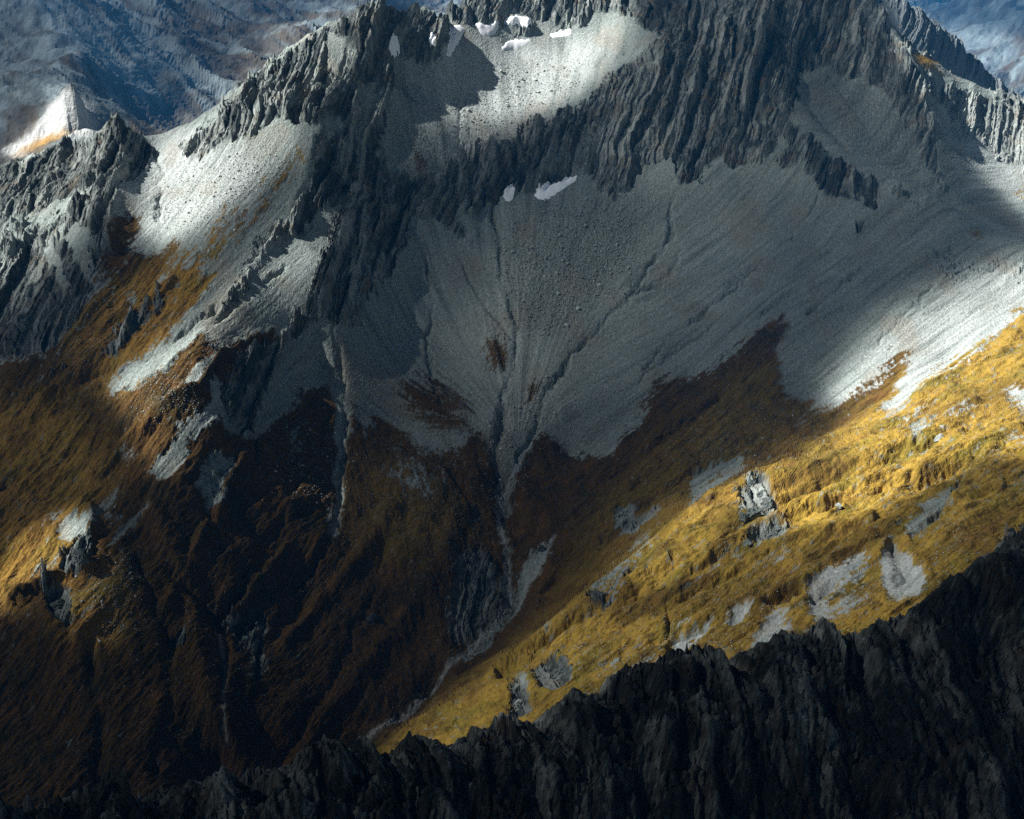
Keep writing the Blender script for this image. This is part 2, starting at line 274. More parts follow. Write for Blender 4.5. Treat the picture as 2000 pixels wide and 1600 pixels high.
RIB = [([(1900,800),(1700,880),(1500,950)],14,9),([(1820,905),(1650,955),(1500,1020),(1380,1085)],12,9),([(1650,1110),(1450,1190),(1300,1240)],11,7),([(1300,1105),(1120,1205),(960,1315)],12,8),([(1990,840),(1850,900),(1740,950)],11,7),([(440,700),(300,820),(180,930)],12,8),([(330,560),(220,680),(80,790)],12,8),([(480,900),(400,1050),(330,1180)],14,9),([(760,1000),(700,1100),(560,1260)],16,9),([(228,232),(205,300),(190,370),(175,470)],7,9),([(228,232),(240,300),(225,380),(205,480)],6,8),([(190,262),(175,330),(150,400),(100,480)],6,8),([(130,268),(100,350),(60,430),(20,520)],7,9),([(60,302),(30,370),(-20,460)],7,8),([(95,290),(60,370),(20,450),(-10,520)],5,6),
 ([(100,480),(60,560),(30,640),(0,690)],7,8),([(150,560),(120,620),(95,680)],6,5),
 ([(400,222),(375,270),(362,305)],5,7),([(450,180),(420,240),(395,290),(370,310)],6,9),([(490,152),(470,210),(440,270),(415,290)],6,9),([(530,120),(520,180),(480,270)],7,10),([(600,70),(575,140),(560,200)],7,8),([(640,45),(620,130),(600,220)],6,8),([(560,95),(545,160),(530,220)],6,8),([(700,25),(670,120),(640,200)],7,9),([(745,4),(730,80),(700,160),(690,250)],8,10),
 ([(660,170),(620,260),(600,330),(570,400)],8,9),([(700,250),(660,330),(610,400),(560,440),(500,520),(430,600)],8,8),
 ([(692,372),(680,440),(650,520),(625,600)],7,11),([(712,380),(710,470),(690,560),(665,640)],7,11),([(750,400),(745,480),(735,560)],7,8),([(790,420),(780,480),(770,530)],6,6),([(560,650),(540,720),(510,800),(490,850)],7,10),([(500,690),(490,740),(480,790)],6,7),([(600,650),(580,720),(570,770)],6,5),
 ([(960,276),(965,330),(955,390)],9,9),([(985,280),(1000,330),(990,380)],5,8),([(1010,265),(1020,320),(1005,378)],5,9),([(1050,236),(1050,290),(1030,370)],6,10),([(1085,220),(1080,290),(1060,340)],5,9),([(1120,210),(1110,260),(1080,320)],6,6),([(900,302),(905,360),(900,410)],8,8),([(915,420),(925,460),(915,475)],7,7),
 ([(1300,84),(1290,160),(1250,250),(1200,330),(1180,390)],9,9),([(1340,66),(1310,160),(1280,240),(1230,330)],7,9),([(1380,50),(1360,150),(1320,250),(1290,300)],8,11),([(1420,40),(1400,130),(1365,230),(1330,350)],8,13),([(1460,20),(1450,110),(1420,200),(1370,320)],8,12),([(1500,-20),(1480,90),(1450,200),(1420,300)],9,12),([(1500,110),(1490,200),(1450,280),(1430,310)],7,9),
 ([(1530,215),(1510,270),(1490,300)],7,6),([(1600,290),(1590,330),(1570,360)],6,6),([(1560,-20),(1580,80),(1600,140)],8,6),([(1620,-30),(1620,60),(1610,150)],8,9),([(1660,-20),(1680,70),(1700,150)],8,7),([(1720,40),(1750,130),(1760,200)],8,7),
 ([(1010,-20),(1000,40)],8,8),([(1060,-20),(1030,50)],7,7),([(1120,-20),(1080,40)],7,9),([(1180,-20),(1130,50)],8,9),([(950,-10),(940,50)],6,6),([(770,20),(775,100)],6,6),([(810,20),(830,120)],8,8),([(860,40),(870,110)],6,7),
 ([(1640,330),(1610,370)],5,5),([(1670,340),(1640,395)],5,6),([(1700,350),(1680,410)],5,6),([(1780,370),(1760,400)],4,5),([(1810,385),(1800,410)],4,5),([(1860,500),(1830,560)],5,5),([(1990,520),(1960,560)],5,4),
 ([(1860,160),(1870,240)],6,6),([(1900,170),(1910,260)],6,6),([(1950,185),(1930,250)],5,6),([(1990,210),(1990,300)],7,6),([(2040,230),(2050,330)],7,6),
 ([(900,1000),(870,1100),(800,1200),(700,1330),(600,1470),(560,1540)],22,12),([(560,1080),(500,1150),(445,1215)],12,7),([(300,1000),(350,1100),(390,1250),(400,1400)],22,9),([(200,1100),(130,1120),(20,1180)],9,8),
 ([(180,1000),(178,1045),(130,1100)],7,9),([(1200,1000),(1080,1100),(1040,1200)],10,5),([(1500,640),(1400,740),(1250,880)],18,6),([(1900,700),(1750,800),(1600,880)],20,8),([(1640,860),(1400,970),(1200,1120),(1000,1298)],8,4),
 ([(1700,1020),(1560,1060),(1400,1130),(1200,1210),(1020,1290)],9,6),([(1950,960),(1760,1010),(1620,1100)],10,6),([(1560,960),(1420,1040),(1330,1100)],14,5)]
bed = line(np.zeros((CH, CW), f32), [(1035,865),(1000,930),(977,968),(974,1005),(985,1060),(998,1160),(960,1215),(900,1277),(800,1372),(700,1452)], 4.5)
for p_ in ([(672,850),(668,930),(655,1050)],[(1082,1050),(1040,1130),(1000,1190)],[(430,1240),(440,1300),(436,1400),(445,1440)],[(965,800),(985,780),(1000,740)]): line(bed, p_, 4, .8)
gully = np.zeros((CH, CW), f32); rib = np.zeros((CH, CW), f32)
for p, w_, d in GULLY: line(gully, p, w_*.8, d)
for p, w_, d in RIB: line(rib, p, w_*1.15, d)
rib = rib - .75*blur(rib, 26); gully = gully - .3*blur(gully, 24)
# sunlight that reaches the ground through the gaps between the clouds
light = np.full((CH, CW), .10, f32)
for pts, soft, val in (
 ([(-300,-200),(640,-200),(740,0),(400,215),(230,300),(0,320),(-300,420)], 20, .5), ([(1700,-200),(2300,-200),(2300,300),(2000,190),(1700,0)], 20, .4),
 ([(2300,300),(2000,470),(1700,340),(1500,400),(1250,700),(1000,850),(900,700),(950,450),(1200,400),(1500,100),(1600,200),(1900,440)], 60, .25), ([(330,760),(480,860),(650,800),(720,1000),(640,1250),(420,1330),(330,1150),(300,950)], 40, .2),
 ([(1180,60),(1320,60),(1500,-60),(1600,-60),(1560,200),(1480,330),(1250,380),(1160,300)], 30, .33), ([(1560,-60),(1700,-60),(1900,420),(2100,520),(1700,340)], 30, .27),
 ([(-300,320),(0,318),(228,225),(250,300),(170,430),(60,560),(-300,640)], 22, .9), ([(490,130),(400,215),(300,258),(232,420),(280,480),(340,500),(500,380),(600,300),(600,180),(660,20)], 26, 1),
 ([(745,0),(640,30),(540,100),(560,200),(640,260),(700,240),(740,150)], 20, 1), ([(600,390),(450,560),(350,640),(200,760),(120,690),(240,530),(420,470)], 30, .34),
 ([(850,30),(900,-60),(1260,-60),(1240,60),(1180,150),(1100,215),(1000,240),(900,260),(800,180),(860,120)], 26, 1), ([(760,160),(1160,180),(980,280),(860,340),(800,300)], 28, .42),
 ([(1690,-60),(1760,40),(1810,150),(1850,260),(1890,330),(2000,430),(2300,600),(2300,100),(1850,60)], 14, 1),
 ([(2300,400),(2000,490),(1880,540),(1740,610),(1660,690),(1600,770),(1640,830),(1540,885),(1400,955),(1300,1020),(1330,1060),(1450,1010),(1560,1060),(1700,1040),(1850,930),(2300,880)], 26, 1),
 ([(1300,1010),(1200,1110),(1290,1180),(1450,1080),(1600,1080),(1600,980)], 24, .7), ([(1400,950),(1200,1110),(1000,1290),(760,1440),(800,1540),(1100,1440),(1400,1330),(1700,1280),(1850,1140),(2100,1040),(2300,900),(1700,1000)], 26, .43),
 ([(182,995),(178,1060),(210,1080),(150,1125),(60,1180),(-60,1250),(-60,1150),(40,1050),(130,1000)], 12, 1), ([(120,1110),(220,1090),(230,1200),(180,1260),(120,1200)], 22, .5),
 ([(-300,800),(120,790),(250,930),(180,980),(-300,1100)], 30, .17), ([(700,365),(560,430),(470,530),(380,610),(200,760),(230,800),(290,930),(340,930),(440,810),(450,740),(420,700),(560,660),(640,560)], 18, 1), ([(700,340),(860,330),(960,285),(1130,235),(1150,330),(1060,370),(960,400),(880,470),(790,520),(700,640),(600,650),(560,740),(500,830),(470,780),(540,680),(650,540),(680,420)], 12, .06),
 ([(1150,1160),(1260,1110),(1180,1200),(1100,1230)], 15, .2), ([(60,330),(0,300),(110,190),(165,185),(200,250)], 12, 1),
): m_ = poly(pts, soft); light = light*(1-m_)+val*m_ if val < .36 else np.maximum(light, light*(1-m_)+val*m_)
m_ = poly([(u, v+6) for u, v, _ in FORE_CREST]+[(2300,1800),(-300,1800)], 8); light = light*(1-m_)+.10*m_
# ------------------------------------------------------------------ surveyed lines of the terrain: (pixel u, pixel v, metres ahead)
MAIN = [
 # left ridge up to the twin summit and the headwall
 [(-400,430,2250),(-150,380,2330),(0,320,2370),(60,302,2375),(130,268,2385),(190,262,2385),(228,226,2380),(262,258,2405),(300,264,2430),(340,250,2445),(400,220,2470),(490,150,2550),(560,95,2620),(640,42,2670),(700,20,2690),(745,4,2700),(772,15,2730),(830,12,2780),(850,27,2800),(880,12,2875),(910,-5,2950),(1000,-35,3020),(1100,-40,3080),(1200,-35,3110),(1250,0,3080)],
 # upper basin
 [(800,125,2700),(870,120,2730),(900,80,2800),(940,66,2860),(1000,92,2900),(1050,60,2960),(1110,85,2950),(1170,60,2980),(1230,60,2960)],
 [(775,170,2660),(850,200,2665),(950,180,2755),(1050,160,2810),(1150,120,2870),(1220,110,2890)],
 [(780,270,2560),(860,260,2600),(950,230,2690),(1040,200,2750),(1120,180,2780)],
 [(720,345,2470),(760,355,2475),(820,345,2510),(860,334,2555),(900,302,2600),(960,276,2630),(985,280,2640),(1050,236,2690),(1100,216,2710),(1150,196,2740),(1200,160,2770),(1250,130,2800),(1290,100,2830)],
 # foot of the lip cliff
 [(790,440,2440),(850,430,2460),(880,425,2470),(960,402,2540),(990,387,2550),(1070,387,2560),(1130,352,2600),(1180,332,2630)],
 # right summit and its ridges
 [(1500,-60,2960),(1500,-30,2950),(1440,20,2930),(1400,45,2910),(1340,66,2880),(1300,82,2850),(1290,100,2830)],
 [(1500,-30,2950),(1492,40,2890),(1490,100,2830),(1530,215,2730),(1560,255,2700),(1600,290,2680),(1700,343,2650),(1760,352,2640),(1820,375,2620),(1870,415,2590),(1940,455,2560),(2000,478,2540),(2150,540,2480),(2400,640,2380)],
 [(1180,392,2570),(1240,380,2590),(1330,358,2620),(1420,340,2640),(1480,320,2660),(1540,310,2670)],
 [(1400,120,2820),(1380,200,2750),(1350,280,2690)],
 [(1300,180,2760),(1250,270,2690),(1200,330,2630)],
 [(1460,150,2790),(1440,240,2720),(1430,300,2680)],
 [(1500,-60,2960),(1600,-50,3010),(1700,-5,2985),(1730,40,2950),(1770,95,2900)],
 [(1770,95,2900),(1805,170,2860),(1830,280,2800),(1850,340,2770),(1900,400,2740),(2000,470,2700),(2150,560,2640),(2400,700,2560)],
 [(1600,80,2930),(1650,150,2880),(1700,250,2820),(1780,330,2770),(1850,400,2710)],
 [(1560,150,2850),(1620,250,2780),(1700,320,2710)],
 [(1775,100,2950),(1850,142,3010),(1900,160,3050),(1950,180,3080),(2000,197,3110),(2150,260,3160),(2400,350,3200)],
 [(1850,240,2920),(1950,300,2950),(2000,350,2900),(2150,420,2900)],
 # the grey face beyond the notch
 [(1180,-20,3300),(1250,5,3330),(1320,30,3350),(1400,35,3380),(1500,20,3420)],
 # farther dark ridge on the right
 [(1600,-60,3500),(1700,-20,3520),(1800,20,3550),(1850,56,3600),(1900,108,3650),(1950,155,3700),(2000,193,3750),(2150,280,3830),(2400,380,3900)],
 # lower basin
 [(800,560,2340),(850,600,2310),(900,500,2410),(960,480,2450),(1000,600,2310),(1000,700,2210),(1000,800,2120)],
 [(1080,450,2480),(1100,560,2370),(1090,680,2240),(1050,780,2140)],
 [(1250,450,2530),(1250,600,2360),(1200,720,2230),(1100,800,2130)],
 [(1400,420,2580),(1400,500,2500),(1390,620,2360),(1300,740,2220),(1200,850,2110)],
 [(1550,400,2600),(1600,480,2520),(1550,620,2300),(1450,720,2200)],
 [(1750,480,2480),(1750,600,2330),(1600,750,2180)],
 [(1900,520,2460),(1880,600,2350),(1750,700,2220),(1650,790,2110)],
 [(2000,610,2350),(2200,560,2400)],
 [(700,640,2185),(740,562,2280),(785,530,2330),(790,470,2395),(840,445,2440)],
 [(720,670,2185),(770,650,2240),(850,730,2190),(900,830,2080)],
 [(655,650,2130),(670,800,2050),(660,900,1965),(655,980,1895),(640,1080,1800),(560,1180,1700)],
 [(760,850,2060),(830,950,1935),(850,1050,1850),(900,1090,1840)],
 [(720,1100,1815),(620,1300,1620),(540,1400,1500),(430,1500,1430)],
 # main gully and valley floor
 [(1000,800,2120),(1020,900,2040),(975,950,1985),(972,1000,1940),(985,1080,1860),(995,1160,1800),(900,1270,1700),(800,1370,1600),(700,1450,1520),(600,1520,1450),(500,1600,1370),(380,1700,1280),(200,1850,1180)],
 [(1110,890,2085),(1150,960,1990),(1100,1050,1880),(1070,1100,1830)],
 # buttress
 [(745,4,2700),(758,80,2670),(760,130,2620),(735,200,2570),(707,250,2515),(692,372,2390),(672,460,2300),(642,560,2185),(602,620,2125),(562,680,2065),(522,760,1990),(487,850,1885),(450,960,1785)],
 [(560,200,2455),(600,300,2375),(600,400,2310),(560,480,2215),(500,560,2105),(440,640,2005),(400,740,1885),(340,860,1790),(310,940,1730)],
 [(620,720,2095),(590,850,1962),(560,960,1850),(500,1100,1715),(430,1230,1600),(440,1400,1450)],
 # left slopes
 [(300,300,2375),(330,400,2255),(300,480,2170),(250,560,2090),(225,660,1985),(200,760,1890),(150,860,1805),(130,960,1720)],
 [(420,300,2350),(430,400,2235),(400,500,2130),(370,600,2020)],
 [(228,226,2378),(217,290,2310),(203,390,2205),(187,480,2120),(150,580,2040),(110,680,1960)],
 [(152,300,2340),(125,390,2260),(85,480,2180)],
 [(262,275,2385),(262,350,2290),(250,430,2210)],
 [(60,540,2140),(0,640,2050),(-100,760,1960)],
 [(170,1010,1665),(150,1090,1600),(100,1160,1560),(0,1200,1510),(-150,1250,1450)],
 [(100,1200,1500),(100,1400,1400),(100,1600,1280),(80,1750,1180)],
 [(-200,1000,1650),(-200,1400,1350),(-200,1700,1150)],
 [(300,1050,1670),(320,1200,1565),(300,1400,1430),(300,1600,1315)],
 # right spur
 [(1650,850,2010),(1540,880,1960),(1400,945,1870),(1300,1000,1810),(1200,1095,1730),(1100,1190,1640),(1010,1270,1570)],
 [(1650,858,1940),(1550,890,1870),(1400,960,1760),(1300,1022,1690),(1200,1110,1610),(1100,1205,1525),(1000,1292,1450),(850,1392,1390),(750,1445,1370),(680,1490,1350)],
 [(1850,700,2225),(1850,760,2080),(1850,850,1840)],
 [(2000,700,2140),(2000,800,1920),(2000,900,1740),(2000,1000,1570),(2000,1060,1490),(2050,1200,1300)],
 [(1900,950,1660),(1700,1000,1620),(1500,1100,1520),(1300,1200,1430),(1100,1330,1330),(1000,1400,1290),(900,1450,1270)],
 [(1950,1060,1450),(1800,1130,1400),(1600,1200,1370),(1400,1280,1310),(1300,1400,1180),(1300,1520,1070)],
 [(2300,560,2350),(2300,800,1850),(2300,1000,1500),(2300,1250,1200)],
 [(1700,1400,1120),(1700,1600,960)],[(900,1600,1150),(600,1750,1120)],
]
MAIN_XYZ = [ # beyond the ridges, where the ground drops to the next valley (x, y, z below the eye)
 (-1600,3100,-640),(-1000,3150,-620),(-600,3250,-600),(-300,3400,-560),(100,3550,-520),(500,3700,-520),(900,3450,-640),(1300,3450,-640),
 (-1500,2600,-560),(-1100,2650,-560),(-900,2750,-540),(-1700,3800,-640),(-600,4000,-640),(200,4100,-620),(900,4150,-640),(1700,4100,-700),(1900,3300,-640),(2000,2700,-800),
 (1750,3050,-520),(0,900,-1000),(-700,900,-1000),(700,900,-900),(-1300,1500,-950),(-1400,2000,-800)]
MAIN_XYZ = [(x, y, z-(240 if y > 3290 else 80 if y > 3100 else 0)) for x, y, z in MAIN_XYZ]
FORE = [
 FORE_CREST,
 [(1882,1135,850),(1890,1200,822),(1880,1280,790),(1840,1360,750),(1760,1450,705)],
 [(1950,1300,800),(1960,1500,700),(2050,1400,760)],
 [(1700,1350,755),(1600,1450,705),(1650,1600,655)],
 [(1530,1330,745),(1480,1450,690),(1450,1600,640)],
 [(1300,1400,700),(1250,1500,655),(1250,1600,620)],
 [(1000,1530,640),(1000,1620,605)],[(800,1560,610),(800,1640,580)],[(600,1580,580),(600,1660,550)],[(300,1620,555),(0,1670,530)],
 [(2000,1700,620),(1500,1750,590),(1000,1750,560),(500,1750,520),(0,1750,490)],
 [(2300,1500,740),(2300,1900,600)],
]
def fore_back(pts):                                  # the ridge's far side falls away at 45 degrees
    out = []
    for (u, v, y) in FORE[0]:
        x, yy, z = at(u, v, y)
        out.append((x*1.02, y+30, z-22)); out.append((x*1.05, y+160, z-150)); out.append((x*1.1, y+420, z-420))
    return out
FARL = [
 [(100,-20,4650),(120,50,4350),(150,100,4050),(130,150,3750),(152,190,3480),(170,230,3300),(190,258,3150)],
 [(-300,250,3500),(-100,200,3700),(0,200,3800),(60,150,3950),(60,80,4250)],
 [(-300,420,3050),(-50,350,3120),(20,310,3200),(60,285,3250),(100,262,3260)],
 [(250,262,3650),(230,220,3700),(280,250,3950),(330,240,4150),(400,205,4350),(500,140,4650),(580,80,4900)],
 [(220,120,4300),(230,60,4600),(300,40,5000),(250,0,5200)],
 [(300,120,4500),(400,90,4900),(500,60,5200),(600,30,5500),(700,8,5700)],
 [(400,0,5700),(600,-20,6300),(750,-40,6800),(900,-40,7200)],
 [(750,10,6000),(860,18,6200),(880,0,6500),(900,-10,6800)],
 [(1700,0,7600),(1800,0,7200),(1900,0,6900),(2000,0,6600),(2200,-10,6200)],
 [(1850,60,6600),(1920,100,6100),(2000,150,5600),(2200,250,5000)],
 [(1750,20,6900),(1880,100,6200),(2000,200,5300)],
]
FARL_XYZ = [(-1500,9500,-60),(0,9500,-60),(1500,9800,-80),(3500,9500,-90),(-4000,8500,-60),(-3500,5500,-150),(3800,6000,-250),(-2500,4200,-400),
 (0,4600,-620),(900,4500,-700),(1800,4500,-800),(600,5300,-640),(1200,5200,-760),(300,6500,-520),(1000,7000,-520),(-2500,3200,-640),(-1100,3300,-640),(-800,3100,-680),(-500,3100,-700),(-700,3600,-720),
 (0,14000,-250),(-6000,14000,-250),(6000,14000,-250),(0,20000,-450),(-8000,20000,-450),(8000,20000,-450)]

def farther(p):
    u, v, y = p
    return (u, v, y+max(0, y-3350)*.95)
FARL = [[farther(p) for p in Ln] for Ln in FARL]
FARL_XYZ = [(x*(1.6 if y > 4000 else 1), y+max(0, y-3350)*.95, z*(1.25 if y > 4000 else 1)) for x, y, z in FARL_XYZ]
class Field:
    """smooth surface through scattered points: multiquadric with a plane under it"""
    def __init__(self, lines, xyz=(), step=45.0, c=9.0, lam=0.4):
        pts = [tuple(p) for p in xyz]
        for L in lines:
            W = [np.array(at(*p)) for p in L]
            for a, b in zip(W[:-1], W[1:]):
                n = max(1, int(np.hypot(*(b-a)[:2])//step))
                pts += [tuple(a+(b-a)*k/n) for k in range(n)]
            pts.append(tuple(W[-1]))
        P = np.array(pts); keep = []
        for i, p in enumerate(P):                    # thin out near-duplicates
            if not keep or np.min(np.sum((P[keep, :2]-p[:2])**2, 1)) > 36: keep.append(i)
        P = P[keep]; self.P = P[:, :2]; self.c2 = c*c; n = len(P)
        D = np.sqrt(((P[:, None, :2]-P[None, :, :2])**2).sum(2)+self.c2)
        A = np.zeros((n+3, n+3)); A[:n, :n] = -D - np.eye(n)*lam
        A[:n, n] = 1; A[:n, n+1:] = P[:, :2]/1000; A[n:, :n] = A[:n, n:].T
        s = np.linalg.solve(A, np.concatenate([P[:, 2], [0, 0, 0]]))
        self.w = s[:n].astype(f32); self.q = s[n:]
    def __call__(self, x, y):
        sh = x.shape; x = x.ravel().astype(f32); y = y.ravel().astype(f32); out = np.empty(len(x), f32)
        P = self.P.astype(f32)
        for i in range(0, len(x), 20000):
            d = np.sqrt((x[i:i+20000, None]-P[:, 0])**2+(y[i:i+20000, None]-P[:, 1])**2+f32(self.c2))
            out[i:i+20000] = -d@self.w
        return (out + self.q[0] + self.q[1]*x/1000 + self.q[2]*y/1000).reshape(sh)

class Sheet:
    """polar sheet about the survey line: columns fan out, rows packed where the slope faces the valley"""
    def __init__(self, field, a0, a1, nc, y0, y1, nr, nca=200, nya=420, eps=0.03):
        aa = np.linspace(a0, a1, nca); ya = y0*(y1/y0)**np.linspace(0, 1, nya)
        A, Y = np.meshgrid(aa, ya)
        Z = field(A*Y, Y)
        self.aa, self.ya, self.Z = aa, ya, Z
        u, v = proj(A*Y, Y, Z)
        dv = -np.diff(v, axis=0); dyy = np.diff(Y, axis=0)
        wgt = np.clip(dv, 0, None)*0.512 + eps*dyy*0.5
        # smooth the weights so that neighbouring columns stay alike
        for ax, r in ((1, 5), (0, 3), (1, 5)):
            pad = [(0, 0), (0, 0)]; pad[ax] = (r+1, r)
            c = np.cumsum(np.pad(wgt, pad, mode='edge'), axis=ax)
            wgt = (np.take(c, np.arange(2*r+1, c.shape[ax]), axis=ax)-np.take(c, np.arange(0, c.shape[ax]-2*r-1), axis=ax))/(2*r+1)
        cum = np.vstack([np.zeros(nca), np.cumsum(wgt, axis=0)]); cum /= cum[-1]
        ac = np.linspace(a0, a1, nc); t = np.linspace(0, 1, nr)
        rows = np.array([np.interp(t, cum[:, i], ya) for i in range(nca)])      # nca x nr
        pos = (ac-a0)/(a1-a0)*(nca-1); i0 = np.clip(pos.astype(int), 0, nca-2); fr = (pos-i0)[:, None]
        rows = rows[i0]*(1-fr)+rows[i0+1]*fr
        self.Y = rows.T.astype(f32); self.A = np.broadcast_to(ac.astype(f32), self.Y.shape)
        self.X = self.A*self.Y
        self.z0 = self.height(self.X, self.Y).astype(f32)
        self.z = self.z0.copy()
        self.u, self.v = proj(self.X, self.Y, self.z0)
        self.u = self.u.astype(f32); self.v = self.v.astype(f32)
    def height(self, x, y):
        a = x/np.maximum(y, 1)
        i = np.clip((a-self.aa[0])/(self.aa[1]-self.aa[0]), 0, len(self.aa)-1.001)
        j = np.clip(np.log(np.maximum(y, 1)/self.ya[0])/np.log(self.ya[1]/self.ya[0]), 0, len(self.ya)-1.001)
        i0 = i.astype(int); j0 = j.astype(int); fi = i-i0; fj = j-j0; Z = self.Z
        return (Z[j0, i0]*(1-fi)+Z[j0, i0+1]*fi)*(1-fj)+(Z[j0+1, i0]*(1-fi)+Z[j0+1, i0+1]*fi)*fj
    def mesh(self, name, mat, col, smooth=True):
        nr, nc = self.Y.shape
        co = np.stack([self.X, self.Y, self.z+CAM[2]], -1).reshape(-1, 3).astype(f32)
        idx = np.arange(nr*nc, dtype=np.int32).reshape(nr, nc)
        q = np.stack([idx[:-1, :-1], idx[:-1, 1:], idx[1:, 1:], idx[1:, :-1]], -1).reshape(-1, 4)
        me = bpy.data.meshes.new(name)
        me.vertices.add(len(co)); me.vertices.foreach_set('co', co.ravel())
        me.loops.add(q.size); me.loops.foreach_set('vertex_index', q.ravel())
        me.polygons.add(len(q)); me.polygons.foreach_set('loop_start', np.arange(0, q.size, 4, dtype=np.int32))
        me.polygons.foreach_set('use_smooth', np.full(len(q), smooth))
        me.update()
        ca = me.color_attributes.new('ground_colour', 'FLOAT_COLOR', 'POINT')
        rgba = np.ones((len(co), 4), f32); rgba[:, :3] = col.reshape(-1, 3)
        ca.data.foreach_set('color', rgba.ravel())
        me.materials.append(mat)
        o = bpy.data.objects.new(name, me); C.collection.objects.link(o)
        o['kind'] = 'structure'
        return o

# ------------------------------------------------------------------ materials
def ground_material(name, grain=0.35, bump=0.6, scale=1.0, rough=0.95):
    m = bpy.data.materials.new(name); m.use_nodes = True; t = m.node_tree; N = t.nodes; Lk = t.links
    b = N['Principled BSDF']; b.inputs['Roughness'].default_value = rough
    b.inputs['Specular IOR Level'].default_value = 0.15
    at_ = N.new('ShaderNodeAttribute'); at_.attribute_name = 'ground_colour'
    tc = N.new('ShaderNodeTexCoord')
    n1 = N.new('ShaderNodeTexNoise'); n1.inputs['Scale'].default_value = 0.22*scale; n1.inputs['Detail'].default_value = 5; n1.inputs['Roughness'].default_value = 0.75
    Lk.new(tc.outputs['Object'], n1.inputs['Vector'])
    mr = N.new('ShaderNodeMapRange'); mr.inputs['From Min'].default_value = 0.3; mr.inputs['From Max'].default_value = 0.7
    mr.inputs['To Min'].default_value = 1-grain; mr.inputs['To Max'].default_value = 1+grain
    Lk.new(n1.outputs['Fac'], mr.inputs['Value'])
    mx = N.new('ShaderNodeVectorMath'); mx.operation = 'SCALE'
    Lk.new(at_.outputs['Color'], mx.inputs[0]); Lk.new(mr.outputs[0], mx.inputs['Scale'])
    Lk.new(mx.outputs[0], b.inputs['Base Color'])
    n2 = N.new('ShaderNodeTexNoise'); n2.inputs['Scale'].default_value = 0.28*scale; n2.inputs['Detail'].default_value = 4; n2.inputs['Roughness'].default_value = 0.7
    Lk.new(tc.outputs['Object'], n2.inputs['Vector'])
    bp = N.new('ShaderNodeBump'); bp.inputs['Strength'].default_value = bump; bp.inputs['Distance'].default_value = 5.0/scale
    Lk.new(n2.outputs['Fac'], bp.inputs['Height']); Lk.new(bp.outputs[0], b.inputs['Normal'])
    return m

SCREE = np.array([.205, .240, .222], f32); SCREE_D = np.array([.12, .14, .125], f32); SCREE_W = np.array([.345, .372, .362], f32)  # SCREE_W doubles as the sunlit scree tone, light kept in the colour
ROCK = np.array([.034, .042, .041], f32); ROCK_L = np.array([.26, .285, .265], f32)
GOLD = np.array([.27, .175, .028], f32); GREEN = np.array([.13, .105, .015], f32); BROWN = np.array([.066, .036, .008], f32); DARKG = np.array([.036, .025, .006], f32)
RUST = np.array([.16, .07, .02], f32)

def hsh(a, b, k):
    return _perm[(_perm[(a.astype(np.int32)+k*37) & 1023]+b.astype(np.int32)*13+k) & 1023]/f32(1023.0)
def strata(X, Y, Z, seed=0, tilt=-0.45, size=1.0, bands=((88, 15), (41, 12), (19, 7), (8.5, 3.6), (4.4, 1.6))):
    """tilted beds broken by joints: returns height offset in metres and a light/dark value per block"""
    X = X/size; Y = Y/size; Z = Z/size
    wx = fbm(X/260, (Y+Z)/260, 2, seed+40)*26 + fbm(X/70, (Y+Z)/70, 3, seed+44)*9
    wl = fbm(X/30, (Y-Z)/30, 3, seed+50, .6)*3.2
    s = X*0.90 + Y*0.12 + Z*tilt + wx + wl
    l = Z*0.85 + X*0.40 + Y*0.35 + wl*1.5
    h = 0; tone = 0
    for k, (lam, amp) in enumerate(bands):
        q = s/lam + .3*noise(s/lam*.45+7*k, l/(lam*9), seed+5*k)          # beds of uneven width
        cell = np.floor(q); fr = q-cell
        ln = lam*(1.5+3.2*hsh(cell, cell*0, seed+k))
        t = l/ln + 37*hsh(cell, cell*0+3, seed+k+9); lc = np.floor(t); ft = t-lc
        hb = hsh(cell, lc, seed+k+20); hn = hsh(cell, lc+1, seed+k+20)
        step = hb + (hn-hb)*sstep(.86, 1.0, ft)                            # one block gives way to the next
        cut = .66+.28*hb
        saw = np.where(fr < cut, fr/cut, (1-fr)/(1-cut))
        h = h + amp*((saw-.5)*(.25+1.1*step) + .75*(step-.5))
        tone = tone + (hsh(cell, lc, seed+k+31)-.5)*(.75 if k < 4 else .5)*np.where(fr < cut, 1, -.8)
    return (h*size).astype(f32), tone.astype(f32)
# ------------------------------------------------------------------ the main mountain
def lee(line):
    out = []
    for (u, v, y) in line:
        x, yy, z = at(u, v, y); out += [(x*1.015, y+55, z-42), (x*1.05, y+190, z-140)]
    return out
RIDGE4 = [Ln for Ln in MAIN if Ln[0][:2] == (1600, -60)][0]
main_f = Field(MAIN, MAIN_XYZ+lee(MAIN[0][:-5])+lee(RIDGE4), c=7)
M = Sheet(main_f, -.55, .55, 1200, 1000, 4250, 880, nca=320, nya=620)
fore_f = Field(FORE, fore_back(FORE), step=30, c=5)
F = Sheet(fore_f, -.62, .60, 680, 430, 1250, 380, nca=200, nya=300)
farl_f = Field(FARL, FARL_XYZ, step=90, c=25)
L = Sheet(farl_f, -.68, .68, 640, 3050, 30000, 300, nca=160, nya=300)

